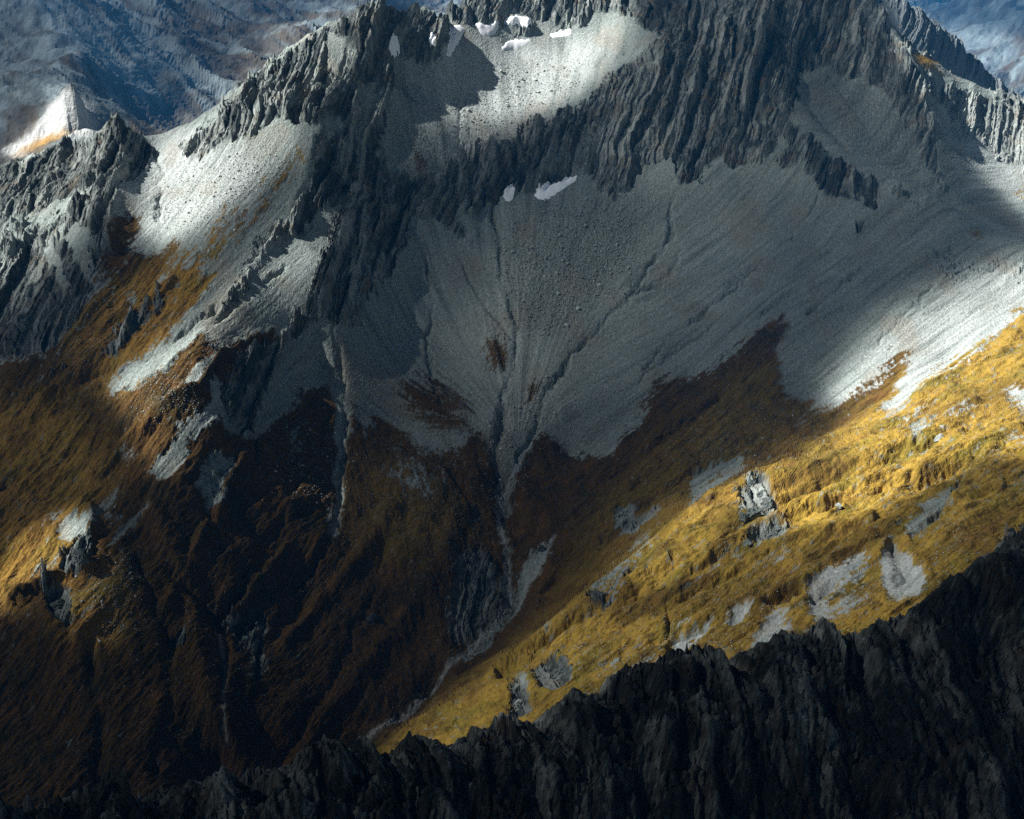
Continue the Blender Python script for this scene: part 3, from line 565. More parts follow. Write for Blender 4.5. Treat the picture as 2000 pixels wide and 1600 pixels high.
X, Y, Z = M.X, M.Y, M.z0
w_r = sstep(1050, 1350, M.u+.25*(M.v-600)); w_l = sstep(700, 560, M.u-.1*(M.v-600)); w_c = 1-w_r-w_l; w_d = sstep(800, 900, M.v)
pa = np.arctan2(X-10, 2060-Y).astype(f32); pr = np.hypot(X-10, Y-2060)
def streak(wid, ln, n, seed, gain=.6, ridged=False):
    """noise drawn out down the fall line: parallel on the flanks, gathering towards the gully in the bowl"""
    a = fbm((-X*.88+Y*.47)/wid, (X*.47+Y*.88)/ln, n, seed, gain, ridged)
    b = fbm((-X*.60+Y*.80)/wid, (X*.80+Y*.60)/ln, n, seed, gain, ridged)
    c = fbm(pa*420/wid, pr/ln, n, seed, gain, ridged)
    d = fbm((X+.25*Y)/(wid*1.4), Y/(ln*.4), n, seed, gain, ridged)
    return a*w_l+b*w_r+c*w_c*(1-w_d)+d*w_c*w_d
grass_soft = blur(grass, 9)
n1 = streak(26, 170, 4, 11); n2 = fbm(X/60, Y/60, 4, 21, .6); n3 = noise(X/3.1, Y/3.1, 5); n4 = fbm(X/9, Y/9, 3, 25, .7); n5 = streak(8, 60, 4, 13, .65)
wu = (n2*34+n4*16)*.7; wv = (n2*20+n4*14+n1*34)*.7
uu, vv = M.u+wu, M.v+wv
rk = sstep(.38, .62, look(rock, uu, vv)+.30*n4+.25*n5)
gr = look(grass, uu, vv); grs = sstep(.15, .85, look(grass_soft, M.u+n2*14, M.v+n2*10))
gr = sstep(.36, .64, gr+(n1*.75+n5*.75+n4*.5+n3*.35)*(.10+.85*(1-np.abs(2*gr-1))))
Mn1, Mn2, Mrk = n1, n2, rk
sh, tone = strata(X, Y, Z)
wg = fbm(X/28, Y/28, 3, 43, .6); g = look(gully, M.u+n2*8+n4*3+wg*9, M.v+n2*4+wg*5)*np.clip(.9+1.3*noise(X/60, Y/60, 47), .15, 1.6); rb = look(rib, M.u+n2*10+n4*5+wg*6, M.v+n2*5)
ds = look(darkscree, uu, vv); pl = look(pale, uu, vv); gd = look(gold, M.u+n2*30, M.v+n1*30)
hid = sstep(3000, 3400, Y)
cre = fbm(X/210, Y/210, 3, 71)*7
folds = streak(75, 330, 3, 77, .5, True)
lumps = folds*(9+5*gd) + streak(30, 100, 4, 81, .55)*6 + fbm(X/14, Y/14, 3, 85, .6)*1.8 + streak(12, 60, 3, 87, .6, True)*3
cobble = fbm(X/5.5, Y/5.5, 3, 91, .8)
rills = streak(6.5, 90, 3, 95, .6)*(1-.6*w_c)
fans = streak(60, 500, 3, 97, .5)
chute = fbm((X*.95-Z*.35)/27, Y/230, 3, 99, .55, ridged=True)
crag = fbm((X*.9-Z*.4)/16, (Y+Z*.6)/42, 5, 61, .62, ridged=True)-.25
M.z = Z + cre*(.3+.7*gr)*.7 + sh*rk*1.0 + (chute-.3)*rk*2 + crag*rk*3.5 + (lumps-2+fbm(X/48, Y/48, 3, 89)*7)*grs + (cobble*(1.0+2.4*ds)+rills*1.1+fans*3.5)*(1-rk)*(1-grs*.5) + rb*(.5+.9*rk+1.4*grs) - g*1.6*(1-.3*n4)
M.z = M.z.astype(f32)
# colours
stk = streak(11, 190, 4, 19, .65)
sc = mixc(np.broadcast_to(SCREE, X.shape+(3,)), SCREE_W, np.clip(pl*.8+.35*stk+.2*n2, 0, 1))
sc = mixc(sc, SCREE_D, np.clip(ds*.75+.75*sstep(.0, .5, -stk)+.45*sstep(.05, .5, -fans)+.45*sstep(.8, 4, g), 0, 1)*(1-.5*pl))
sc = sc*(1+.34*cobble+.26*n3+.22*stk)[..., None]
sc = mixc(sc, np.array([.20, .165, .12], f32), .4*sstep(.1, .5, fbm(X/90, Y/90, 2, 15)+.3*stk))
sc = mixc(sc, SCREE_W*1.1, sstep(.38, .6, noise(X/2.6, Y/2.6, 151))*.5)
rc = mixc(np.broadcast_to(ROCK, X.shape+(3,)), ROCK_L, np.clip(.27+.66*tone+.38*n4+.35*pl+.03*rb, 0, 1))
rc = rc*(1+.3*n3)[..., None]
rc = mixc(rc, np.array([.13, .095, .055], f32), .4*sstep(.1, .45, fbm(X/50, (Y+Z)/50, 3, 17)))
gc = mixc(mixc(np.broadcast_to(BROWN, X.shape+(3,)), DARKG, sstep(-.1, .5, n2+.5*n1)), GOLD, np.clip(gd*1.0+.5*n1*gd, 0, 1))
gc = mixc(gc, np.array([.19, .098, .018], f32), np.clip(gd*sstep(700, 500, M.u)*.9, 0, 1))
gc = mixc(gc, GREEN, sstep(-.1, .35, streak(40, 130, 4, 27))*(.08+gd)*.75)
gc = mixc(gc, RUST, sstep(.05, .5, fbm(X/35, Y/35, 4, 29))*.3)
gc = mixc(gc, DARKG, sstep(.12, .5, streak(20, 70, 4, 35)+.3*n4)*.6)
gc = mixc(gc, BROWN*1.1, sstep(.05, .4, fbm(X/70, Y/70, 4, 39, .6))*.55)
gc = gc*(1+.4*n4+.3*n3+.35*n5)[..., None]
# stones and bare soil showing through the turf
bare = sstep(.30, .46, streak(9, 26, 4, 33, .65)+.18*gd+.12*n3-.1)
gc = mixc(gc, SCREE*.8, bare*.75)
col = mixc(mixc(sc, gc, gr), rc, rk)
col = mixc(col, SCREE_W*(.8+.5*n3[..., None]), np.clip(look(bed, M.u+n4*7, M.v)*(.8+.8*n4), 0, .9))
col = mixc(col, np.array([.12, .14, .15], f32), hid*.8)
col = np.clip(col, .006, .8)
mat_main = ground_material('mountain_ground', .3, .55)
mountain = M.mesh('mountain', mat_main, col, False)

# ------------------------------------------------------------------ the dark ridge in front
X, Y, Z = F.X, F.Y, F.z0
bw = fbm(X/55, (Y-Z)/55, 4, 244, .55)
sh, tone = strata(X+bw*14, Y, Z, 200, -.5, .75)
n4 = fbm(X/7, (Y-Z)/7, 3, 225, .7); n3 = noise(X/1.6, (Y-Z)/1.6, 205); n2 = fbm(X/60, (Y-Z)/60, 3, 221)
buttress = fbm((X*1.0-Z*.35)/46+bw*.35, (Y+Z)/90, 4, 240, .55, ridged=True)
crag = fbm((X-Z*.5)/17, (Y-Z)/24, 5, 236, .65, ridged=True)
shb, toneb = strata(X, Y, Z, 270, -1.1, .42)
F.z = (Z + sh*.8 + shb*.5 + (buttress-.3)*14 + crag*3.5 + fbm(X/4, (Y-Z)/4, 3, 232, .75)*1.8 + bw*20 + n2*6).astype(f32)
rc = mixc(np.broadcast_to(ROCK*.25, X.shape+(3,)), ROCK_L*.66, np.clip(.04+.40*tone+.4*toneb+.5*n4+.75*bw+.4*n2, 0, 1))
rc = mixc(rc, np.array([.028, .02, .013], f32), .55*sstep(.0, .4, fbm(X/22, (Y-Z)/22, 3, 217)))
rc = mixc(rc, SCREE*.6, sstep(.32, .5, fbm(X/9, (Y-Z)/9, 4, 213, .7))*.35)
rc = rc*(1+.35*n3)[..., None]
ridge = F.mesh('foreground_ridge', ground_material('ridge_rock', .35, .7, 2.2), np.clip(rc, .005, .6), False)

# ------------------------------------------------------------------ the far mountains
X, Y, Z = L.X, L.Y, L.z0
# spurs run down towards the lower right on the left range, towards the lower left on the right one
sgn = np.where(X > 700, -1.0, 1.0)
fx_ = X*.8+sgn*Y*.62; fl_ = Y*.8-sgn*X*.6
wq = fbm(X/700, Y/700, 3, 300)*180
rid = fbm((fx_+wq)/620, (fl_+wq)/1900, 4, 301, .55, ridged=True); fine = fbm((fx_+wq)/95, fl_/420, 5, 331, .65, ridged=True)
near = sstep(3600, 3300, Y)
L.z = (Z + (rid-.3)*120*(1-near*.8)*sstep(3300, 6500, Y) + fbm(X/260, Y/420, 4, 345, .5, ridged=True)*38*(1-near) + near*fbm(X/60, Y/60, 4, 347, .55, ridged=True)*12 + fbm(X/30, Y/40, 3, 341)*5).astype(f32)
L.z = np.minimum(L.z, -30)
t1 = sstep(-.05, .3, fbm((fx_+wq)/150, fl_/600, 5, 351, .65)+.15*rid-.12+.22*sstep(6000, 8000, Y)+.35*sstep(250, 120, np.hypot((L.u-110)*.8, L.v-100)))
c_ = mixc(np.broadcast_to(np.array([.06, .046, .028], f32), X.shape+(3,)), np.array([.15, .19, .20], f32), t1)
c_ = mixc(c_, np.array([.06, .07, .075], f32), sstep(.1, .6, fine+.2*rid-.1)*.5)
c_ = c_*(1+.5*fbm((fx_+wq)/30, fl_/210, 4, 371, .7))[..., None]
sp_ = poly([(0,308),(60,270),(120,190),(160,185),(185,215),(200,262),(160,275),(100,270),(40,315)], 5)
spg = poly([(20,318),(90,270),(130,262),(155,255),(130,272),(70,300)], 5)
u2, v2 = L.u+fine*6, L.v+fine*6
c_ = mixc(c_, np.array([.36, .37, .36], f32), look(sp_, u2, v2)*near)
c_ = mixc(c_, np.array([.26, .16, .05], f32), look(spg, u2, v2)*near)
far = L.mesh('far_mountains', ground_material('far_ground', .25, .5, .3), np.clip(c_, .01, .8), False)

# ------------------------------------------------------------------ unseen clouds overhead, gaps shaped to the light map, deck widened to cut sky light
def ground_height(x, y):
    h = M.height(x, np.clip(y, M.ya[0], M.ya[-1]))
    hf = F.height(x, np.clip(y, F.ya[0], F.ya[-1]))
    hl = L.height(x, np.clip(y, L.ya[0], L.ya[-1]))
    h = np.where(y > M.ya[-1], hl, h)
    h = np.where((y > L.ya[0]) & (y < M.ya[-1]), np.maximum(h, hl), h)
    return np.where(y < F.ya[-1], np.maximum(h, hf), h)
H = 900.0
cx = np.concatenate([np.arange(-9000, -3000, 75.0), np.arange(-3000, 300, 16.0), np.arange(300, 6000, 75.0)])
cy = np.concatenate([np.arange(-6000, 500, 75.0), np.arange(500, 4300, 17.0), np.arange(4300, 12000, 75.0)])
CX, CY = np.meshgrid(cx, cy)
gx, gy, gz = CX.copy(), CY.copy(), np.full(CX.shape, -500.0)
for k in range(24):                                   # where each point's shadow falls
    t = (H-gz)/SUNV[2]; gx = CX-SUNV[0]*t; gy = CY-SUNV[1]*t
    gz = gz*.5+.5*ground_height(gx, gy)
pu, pv = proj(gx, gy, gz)
inside = (pu > U0+20) & (pu < U0+CW*PX-20) & (pv > V0+20) & (pv < V0+CH*PX-20) & (gy > 300)
T = np.where(inside, look(light, pu, pv), .18)
T = np.where(inside, T, np.clip(.16+.5*sstep(.1, .5, fbm(CX/600, CY/600, 3, 405)), 0, 1))
T = T*(.55+.45*sstep(.5, 1, T))
edge = np.minimum.reduce([sstep(0, 500, CX-cx[0]), sstep(0, 300, cx[-1]-CX), sstep(0, 300, CY-cy[0]), sstep(0, 500, cy[-1]-CY)])
wob = fbm(CX/130, CY/130, 4, 411, .6)
T = np.clip(T*(1+.5*wob*(1-T)), 0.03, 1)
T = 1-(1-T)*edge
dens = 1-np.sqrt(np.clip(T, 0, 1))                    # share stopped by each skin of the cloud
thick = (1-T)
top = H+25+60*thick*(1+.5*fbm(CX/220, CY/220, 4, 421))
bot = H+6*fbm(CX/90, CY/90, 3, 431)
n_r, n_c = CX.shape
idx = np.arange(n_r*n_c, dtype=np.int32).reshape(n_r, n_c)
q = np.stack([idx[:-1, :-1], idx[:-1, 1:], idx[1:, 1:], idx[1:, :-1]], -1).reshape(-1, 4)
keepq = dens.ravel()[q].max(1) > .02
q = q[keepq]
# outline edges close the skins into a body
e = np.concatenate([q[:, [0, 1]], q[:, [1, 2]], q[:, [2, 3]], q[:, [3, 0]]]).astype(np.int64)
key = np.minimum(e[:, 0], e[:, 1])*10**7+np.maximum(e[:, 0], e[:, 1])
_, inv, cnt = np.unique(key, return_inverse=True, return_counts=True)
be = e[cnt[inv] == 1]
N_ = n_r*n_c
allq = np.concatenate([q+N_, q[:, ::-1], np.stack([be[:, 0], be[:, 1], be[:, 1]+N_, be[:, 0]+N_], -1)]).astype(np.int32)
co = np.concatenate([np.stack([CX, CY, bot+CAM[2]], -1).reshape(-1, 3), np.stack([CX+SUNV[0]/SUNV[2]*(top-H), CY+SUNV[1]/SUNV[2]*(top-H), top+CAM[2]], -1).reshape(-1, 3)])
used = np.zeros(2*N_, bool); used[allq.ravel()] = True
remap = np.cumsum(used)-1
allq = remap[allq].astype(np.int32); co = co[used]; dn = np.tile(dens.ravel(), 2)[used]
me = bpy.data.meshes.new('cloud_layer')
me.vertices.add(len(co)); me.vertices.foreach_set('co', co.astype(f32).ravel())
me.loops.add(allq.size); me.loops.foreach_set('vertex_index', allq.ravel())
me.polygons.add(len(allq)); me.polygons.foreach_set('loop_start', np.arange(0, allq.size, 4, dtype=np.int32))
me.polygons.foreach_set('use_smooth', np.ones(len(allq), bool)); me.update()
da = me.attributes.new('cloud_cover', 'FLOAT', 'POINT'); da.data.foreach_set('value', dn.astype(f32))
cm = bpy.data.materials.new('cloud_mist'); cm.use_nodes = True; t_ = cm.node_tree; t_.nodes.clear()
o_ = t_.nodes.new('ShaderNodeOutputMaterial'); ms = t_.nodes.new('ShaderNodeMixShader'); tr = t_.nodes.new('ShaderNodeBsdfTransparent')
df = t_.nodes.new('ShaderNodeBsdfDiffuse'); df.inputs[0].default_value = (.26, .27, .26, 1)
at_ = t_.nodes.new('ShaderNodeAttribute'); at_.attribute_name = 'cloud_cover'
t_.links.new(at_.outputs['Fac'], ms.inputs[0]); t_.links.new(tr.outputs[0], ms.inputs[1]); t_.links.new(df.outputs[0], ms.inputs[2]); t_.links.new(ms.outputs[0], o_.inputs[0])
me.materials.append(cm)
cl = bpy.data.objects.new('cloud_layer', me); C.collection.objects.link(cl); cl['kind'] = 'structure'

# ------------------------------------------------------------------ haze
HAZE = True
if HAZE:
    x0, x1, y0, y1, z0, z1 = -26000, 26000, -600, 26000, CAM[2]-1900, CAM[2]+25
    vs = [(x, y, z) for z in (z0, z1) for y in (y0, y1) for x in (x0, x1)]
    fs = [(0, 2, 3, 1), (4, 5, 7, 6), (0, 1, 5, 4), (2, 6, 7, 3), (0, 4, 6, 2), (1, 3, 7, 5)]
    me = bpy.data.meshes.new('haze'); me.from_pydata(vs, [], fs)
    hm = bpy.data.materials.new('haze_air'); hm.use_nodes = True; t_ = hm.node_tree; t_.nodes.clear()
    o_ = t_.nodes.new('ShaderNodeOutputMaterial'); pv_ = t_.nodes.new('ShaderNodeVolumePrincipled')
    pv_.inputs['Color'].default_value = (.03, .38, .92, 1); pv_.inputs['Density'].default_value = 2.6e-5; pv_.inputs['Anisotropy'].default_value = 0.0
    t_.links.new(pv_.outputs[0], o_.inputs['Volume']); me.materials.append(hm)
    hz = bpy.data.objects.new('haze', me); C.collection.objects.link(hz); hz['kind'] = 'stuff'

# ------------------------------------------------------------------ separate things standing on the ground
fu, fv = proj(M.X, M.Y, M.z)
def spot(u, v):
    """the nearest terrain vertex that the sight line of this pixel meets first"""
    d = np.hypot(fu-u, fv-v); ok = d < max(2.5, d.min()+1.0)
    k = np.where(ok.ravel())[0]; k = k[np.argmin(M.Y.ravel()[k])]
    return k
def P3(k): return np.array([M.X.ravel()[k], M.Y.ravel()[k], M.z.ravel()[k]+CAM[2]])
# what the camera sees: nearest first along each column
minv = np.minimum.accumulate(fv, axis=0); seen = fv <= minv+1.5
def plain(name, col, grain=.25, scale=1.0, rough=.9, bump=.6, dist=.4):
    m = bpy.data.materials.new(name); m.use_nodes = True; t = m.node_tree; N = t.nodes; Lk = t.links
    b = N['Principled BSDF']; b.inputs['Roughness'].default_value = rough; b.inputs['Specular IOR Level'].default_value = .2
    tc = N.new('ShaderNodeTexCoord'); oi = N.new('ShaderNodeObjectInfo')
    n1 = N.new('ShaderNodeTexNoise'); n1.inputs['Scale'].default_value = scale; n1.inputs['Detail'].default_value = 5
    Lk.new(tc.outputs['Object'], n1.inputs['Vector'])
    cr = N.new('ShaderNodeMapRange'); cr.inputs['From Min'].default_value = .3; cr.inputs['From Max'].default_value = .7
    cr.inputs['To Min'].default_value = 1-grain; cr.inputs['To Max'].default_value = 1+grain; Lk.new(n1.outputs['Fac'], cr.inputs['Value'])
    r2 = N.new('ShaderNodeMapRange'); r2.inputs['To Min'].default_value = .7; r2.inputs['To Max'].default_value = 1.3; Lk.new(oi.outputs['Random'], r2.inputs['Value'])
    mu = N.new('ShaderNodeMath'); mu.operation = 'MULTIPLY'; Lk.new(cr.outputs[0], mu.inputs[0]); Lk.new(r2.outputs[0], mu.inputs[1])
    sc_ = N.new('ShaderNodeVectorMath'); sc_.operation = 'SCALE'; sc_.inputs[0].default_value = col; Lk.new(mu.outputs[0], sc_.inputs['Scale'])
    Lk.new(sc_.outputs[0], b.inputs['Base Color'])
    bp = N.new('ShaderNodeBump'); bp.inputs['Strength'].default_value = bump; bp.inputs['Distance'].default_value = dist
    Lk.new(n1.outputs['Fac'], bp.inputs['Height']); Lk.new(bp.outputs[0], b.inputs['Normal'])
    return m
m_snow = plain('old_snow', (.80, .83, .86), .07, .3, .6, .3, .5)
m_stone = plain('scree_stone', (.30, .33, .31), .3, .5)
m_pale = plain('pale_stone', (.40, .42, .39), .25, .5)
m_out = plain('outcrop_rock', (.105, .125, .12), .7, .16, .95, 1, 1.5)

# snow fields: the snow lies a metre or so deep on the slope and thins to its edge
SNOW = [
 ([(762,74),(772,70),(778,84),(776,102),(766,106),(760,95)], 'narrow snow patch low in the cleft beside the leftmost summit rib'),
 ([(842,60),(849,75),(847,91),(841,82)], 'thin sliver of snow in a crack of the dark headwall cliff'),
 ([(884,52),(898,49),(908,57),(900,75),(887,95),(876,113),(872,106),(881,85),(881,65)], 'tall tapering snow strip along the foot of the dark cliff'),
 ([(930,44),(948,50),(970,44),(973,56),(957,72),(941,68),(934,58)], 'ragged notched snow patch below the headwall in the upper bowl'),
 ([(983,40),(1008,30),(1036,37),(1034,52),(1012,46),(992,50)], 'highest wide snow patch tucked under the headwall rock'),
 ([(978,97),(990,82),(1012,77),(1040,79),(1012,92),(992,99)], 'wedge of snow lying alone on open scree of the upper bowl'),
 ([(1068,69),(1094,63),(1119,59),(1110,69),(1086,73)], 'flat thin snow streak beneath the slanting slabs of the upper bowl'),
 ([(1042,382),(1058,367),(1090,358),(1130,341),(1126,351),(1096,372),(1070,388),(1054,390)], 'long leaf-shaped snow patch at the foot of the shaded cliff'),
 ([(987,370),(1006,363),(1003,378),(1000,390),(989,394),(983,385)], 'small forked snow patch between two dark ribs of the shaded cliff'),
]
for pts, label in SNOW:
    Pp = np.array(pts, float); cxp = Pp.mean(0)
    uu_ = fu+noise(M.X/7, M.Y/7, 3)*3; vv_ = fv+noise(M.X/7, M.Y/7, 4)*2
    box = (fu > Pp[:, 0].min()-12) & (fu < Pp[:, 0].max()+12) & (fv > Pp[:, 1].min()-12) & (fv < Pp[:, 1].max()+12) & seen
    r_, c_ = np.where(box)
    if len(r_) == 0: continue
    pm = poly(pts, 2.0)
    ra, rb_, ca, cb = max(r_.min()-1, 0), r_.max()+2, max(c_.min()-1, 0), c_.max()+2
    sub = (slice(ra, rb_), slice(ca, cb))
    dep = np.where(box[sub], look(pm, uu_[sub], vv_[sub]), 0)
    zz = M.z[sub].copy()
    for _ in range(3):
        zp = np.pad(zz, 1, mode='edge'); zz = np.maximum(M.z[sub], (zp[:-2, 1:-1]+zp[2:, 1:-1]+zp[1:-1, :-2]+zp[1:-1, 2:]+zz*2)/6)
    zt = zz+(dep-.42)*4.5
    nr, nc = zt.shape; idx = np.arange(nr*nc).reshape(nr, nc)
    q = np.stack([idx[:-1, :-1], idx[:-1, 1:], idx[1:, 1:], idx[1:, :-1]], -1).reshape(-1, 4)
    q = q[dep.ravel()[q].max(1) > .3]
    if len(q) == 0: print('no snow', label); continue
    us, inv = np.unique(q, return_inverse=True)
    co = np.stack([M.X[sub], M.Y[sub], zt+CAM[2]], -1).reshape(-1, 3)[us]
    base = co.mean(0); co = co-base
    me = bpy.data.meshes.new('snow_patch'); me.from_pydata(co.tolist(), [], inv.reshape(-1, 4).tolist()); me.materials.append(m_snow)
    me.polygons.foreach_set('use_smooth', np.ones(len(me.polygons), bool))
    o = bpy.data.objects.new('snow_patch', me); o.location = base; C.collection.objects.link(o)
    o['label'] = label; o['category'] = 'snow patch'; o['group'] = 'old snow patches on the mountain'

# outcrops
import bmesh
def lump(seed, sub=5, rough=.6):
    bm = bmesh.new(); bmesh.ops.create_icosphere(bm, subdivisions=sub, radius=1)
    P = np.array([v.co[:] for v in bm.verts]); r = np.random.RandomState(seed)
    for _ in range(16):                                # cut flat faces
        n = r.normal(size=3); n /= np.linalg.norm(n); d = r.uniform(.55, .92)
        s = P@n; k = s > d; P[k] -= np.outer((s[k]-d)*.92, n)
    h = fbm(P[:, 0]*2.5+seed, P[:, 1]*2.5+P[:, 2]*1.7, 4, seed % 90, .6, ridged=True)
    P *= (1+rough*(h-.3)*.6)[:, None]
    sh_, _t = strata(P[:, 0]*40, P[:, 1]*40, P[:, 2]*40, seed % 80, .6); P *= (1+np.clip(sh_, -12, 12)/150)[:, None]
    for v, c in zip(bm.verts, P): v.co = c
    me = bpy.data.meshes.new('rock'); bm.to_mesh(me); bm.free(); return me
OUT = [ # pixel, half width / half depth / half height in metres, turn, name, label
 (1472,1000,17,13,14,.5,'rock_outcrop','largest dark craggy block of the cluster in the sunlit golden grass'),
 (1498,980,13,10,11,1.1,'rock_outcrop','second dark block, on the upper right side of the largest block in golden grass'),
 (1450,1008,9,8,10,.2,'rock_outcrop','small dark block at the lower left foot of the largest block in golden grass'),
 (1486,962,8,7,8,.8,'rock_outcrop','small brownish block between the upright block and the largest block'),
 (1465,940,9,7,9,.6,'rock_outcrop','upright dark block at the upper edge of the sunlit golden grass'),
 (1512,1032,16,8,6,.6,'rock_outcrop','long low grey rock band just below the large outcrop in golden grass'),
 (1458,1058,11,7,5,.6,'rock_outcrop','low bluish rock hump at the lower end of the grey rock band'),
 (1092,1315,15,11,9,.5,'rock_outcrop','bluish dark crag on the grass above the near ridge crest'),
 (1018,1375,11,8,9,.4,'rock_outcrop','pale slab crag beside the near ridge at the tip of the grass spur'),
 (725,1206,9,8,8,.2,'boulder','single big grey boulder alone on the dark brown valley slope'),
 (158,1078,9,17,17,.9,'rock_outcrop','steep sharp sunlit slab outcrop on the grassy left hillside'),
 (116,1182,16,14,12,.4,'rock_outcrop','round dark knob of rock below the small sunlit slab'),
 (1640,985,7,5,4,.5,'rock_outcrop','small grey rock in the middle of the bright grass slope'),
 (1835,852,12,6,4,.5,'rock_outcrop','white-grey rock ledge with dark shadow high on the bright grass slope'),
 (1060,1068,9,8,13,.3,'rock_outcrop','pale green pinnacle above the shaded gully slope'),
]
for i, (u, v, a, b, c, tw, nm, label) in enumerate(OUT):
    k = spot(u, v); p = P3(k)
    me = lump(31*i+5); me.name = nm; me.materials.append(m_out if i not in (8, 12, 13) else m_stone)
    o = bpy.data.objects.new(nm, me); C.collection.objects.link(o)
    a, b, c = a*.95, b*.95, c*.95
    o.location = p-np.array([0, 0, c*(.42 if nm == 'rock_outcrop' else 0)]); o.scale = (a, b, c); o.rotation_euler = (.15, -.3, tw)
    o['label'] = label; o['category'] = 'rock' if nm == 'rock_outcrop' else 'boulder'

# boulders and stones
FIELDS = [ # polygon, single boulders, size range, stones in the mass, size range, label, group, material
 ([(1040,400),(1240,380),(1230,520),(1120,640),(1010,640),(965,500)], 70, 5, 9.5, 3200, 1.4, 5, 'dark grey boulder on the shaded scree below the leaf-shaped snow', 'boulders in the lower bowl', 0),
 ([(880,130),(1150,120),(1110,210),(960,270),(880,270)], 60, 4.5, 9, 2600, 1.2, 3.6, 'grey boulder on the sunlit scree of the upper bowl', 'boulders in the upper bowl', 0),
 ([(320,370),(470,290),(580,290),(460,430),(330,500)], 45, 4, 7, 2600, 1.2, 3.2, 'pale boulder on the bright scree under the saddle', 'boulders under the saddle', 1),
 ([(1080,730),(1060,800),(1015,900),(985,990),(965,980),(960,860),(1000,800)], 40, 3.5, 6.5, 900, 1.2, 3, 'pale boulder lying in the stony bed of the main gully', 'boulders in the main gully', 1),
 ([(560,840),(700,830),(660,980),(520,960)], 25, 3, 6, 500, 1, 2.6, 'pale boulder on the dark grass left of the long thin gully', 'boulders on the dark grass', 1),
 ([(150,1090),(280,1080),(270,1220),(150,1240)], 25, 2.5, 5, 900, .8, 2.2, 'pale boulder scattered around the dark knob on the left hillside', 'boulders round the dark knob', 1),
 ([(1320,860),(1560,800),(1590,870),(1360,940)], 20, 2.5, 5, 900, .8, 2.2, 'pale boulder on brown turf above the sunlit spur', 'boulders above the sunlit spur', 1),
 ([(760,150),(850,140),(870,330),(760,330)], 0, 0, 0, 1400, 1.2, 3.6, '', '', 0),
 ([(640,480),(1000,520),(1000,820),(700,800)], 0, 0, 0, 1800, .9, 2.6, '', '', 1),
 ([(1100,400),(1800,420),(1700,760),(1100,880)], 0, 0, 0, 2400, .8, 2.2, '', '', 1),
 ([(700,850),(960,850),(950,1080),(680,1060)], 0, 0, 0, 1500, .8, 2.2, '', '', 1),
 ([(250,740),(390,740),(390,810),(250,820)], 0, 0, 0, 700, .8, 2.6, '', '', 0),
 ([(150,620),(500,560),(400,760),(150,800)], 0, 0, 0, 700, .8, 2.2, '', '', 1),
 ([(1560,150),(1850,200),(1990,440),(1700,330)], 0, 0, 0, 1500, .9, 2.6, '', '', 0),
 ([(980,1250),(1900,1000),(1900,1130),(1200,1360)], 0, 0, 0, 2200, .7, 2.2, '', '', 1),
 ([(1650,820),(2050,740),(2050,1000),(1650,1000)], 0, 0, 0, 1100, .6, 1.9, '', '', 1),
 ([(200,1100),(900,1050),(900,1350),(300,1500)], 0, 0, 0, 900, .7, 2.0, '', '', 1),
]
rs = np.random.RandomState(11)
shapes = []
for i in range(6):
    bm = bmesh.new(); bmesh.ops.create_icosphere(bm, subdivisions=1, radius=1)
    for v in bm.verts: v.co *= rs.uniform(.7, 1.15)
    V_ = np.array([v.co[:] for v in bm.verts]); F_ = np.array([[v.index for v in f.verts] for f in bm.faces]); bm.free()
    shapes.append((V_, F_))
BM = []
for j, mt in enumerate((m_stone, m_pale)):
    for V_, F_ in shapes[:4]:
        me = bpy.data.meshes.new('boulder'); me.from_pydata(V_.tolist(), [], F_.tolist()); me.materials.append(mt); BM.append(me)
mass = {0: [[], [], 0], 1: [[], [], 0]}
fx, fy, fz = M.X.ravel(), M.Y.ravel(), M.z.ravel()
okay = (seen & (M.Y < 3300)).ravel()
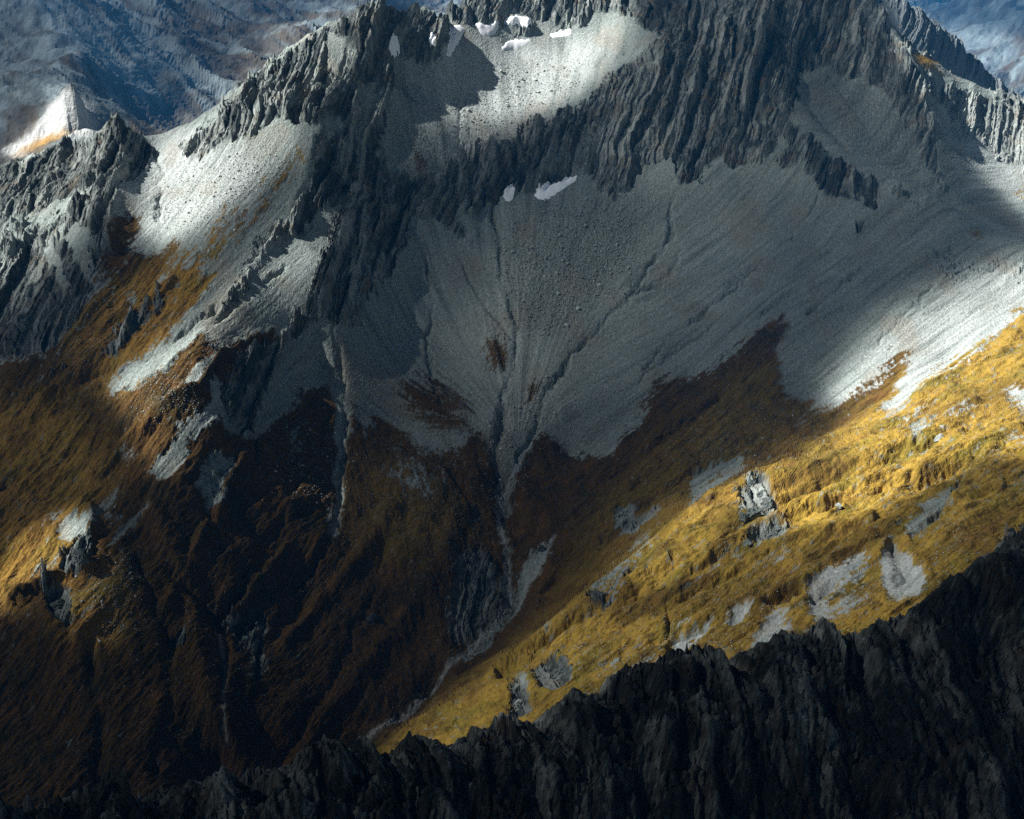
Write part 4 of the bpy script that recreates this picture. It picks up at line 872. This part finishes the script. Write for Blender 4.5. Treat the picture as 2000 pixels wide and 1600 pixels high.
for pts, nb, b0, b1, ns, s0, s1, label, grp, mt in FIELDS:
    wgt = look(poly(pts, 22), M.u, M.v).ravel()*okay*np.clip(.25+1.6*(Mn2.ravel()*.5+Mn1.ravel()*.5+.3), .05, 2)*(1-.8*Mrk.ravel())
    wgt /= wgt.sum()
    ks = rs.choice(len(wgt), nb+ns, p=wgt)
    for k in ks[:nb]:
        s = b0+(b1-b0)*rs.rand()**2.2
        o = bpy.data.objects.new('boulder', BM[mt*4+rs.randint(4)]); C.collection.objects.link(o)
        s *= .5
        o.location = (fx[k], fy[k], fz[k]+CAM[2]+s*.25); o.scale = (s*rs.uniform(.9, 1.4), s*rs.uniform(.8, 1.2), s*rs.uniform(.6, .95)); o.rotation_euler = (rs.rand()*.6, rs.rand()*.6, rs.rand()*6)
        o['label'] = label; o['category'] = 'boulder'; o['group'] = grp
    s = (s0+(s1-s0)*rs.rand(ns)**3)*.5; kk = ks[nb:]
    th = rs.rand(ns)*6.28; sh_ = rs.randint(0, 6, ns)
    for t in range(6):
        sel = np.where(sh_ == t)[0]
        if len(sel) == 0: continue
        V_, F_ = shapes[t]; n = len(sel)
        W = V_[None]*np.stack([s[sel]*1.25, s[sel], s[sel]*.8], -1)[:, None, :]
        c, d = np.cos(th[sel])[:, None], np.sin(th[sel])[:, None]
        W = np.stack([W[..., 0]*c-W[..., 1]*d, W[..., 0]*d+W[..., 1]*c, W[..., 2]], -1)
        W += np.stack([fx[kk[sel]], fy[kk[sel]], fz[kk[sel]]+CAM[2]+s[sel]*.2], -1)[:, None, :]
        mass[mt][0].append(W.reshape(-1, 3)); mass[mt][1].append((F_[None]+(np.arange(n)*len(V_))[:, None, None]).reshape(-1, 3)+mass[mt][2]); mass[mt][2] += n*len(V_)
for mt, nm in ((0, 'rubble'), (1, 'loose_stones')):
    co = np.concatenate(mass[mt][0]); fa = np.concatenate(mass[mt][1]).astype(np.int32)
    me = bpy.data.meshes.new(nm); me.vertices.add(len(co)); me.vertices.foreach_set('co', co.astype(f32).ravel())
    me.loops.add(fa.size); me.loops.foreach_set('vertex_index', fa.ravel()); me.polygons.add(len(fa)); me.polygons.foreach_set('loop_start', np.arange(0, fa.size, 3, dtype=np.int32))
    me.update(); me.materials.append((m_stone, m_pale)[mt])
    o = bpy.data.objects.new(nm, me); C.collection.objects.link(o); o['kind'] = 'stuff'
    o['label'] = ('dark rubble strewn over the scree bowls', 'pale loose stones strewn over scree and turf')[mt]
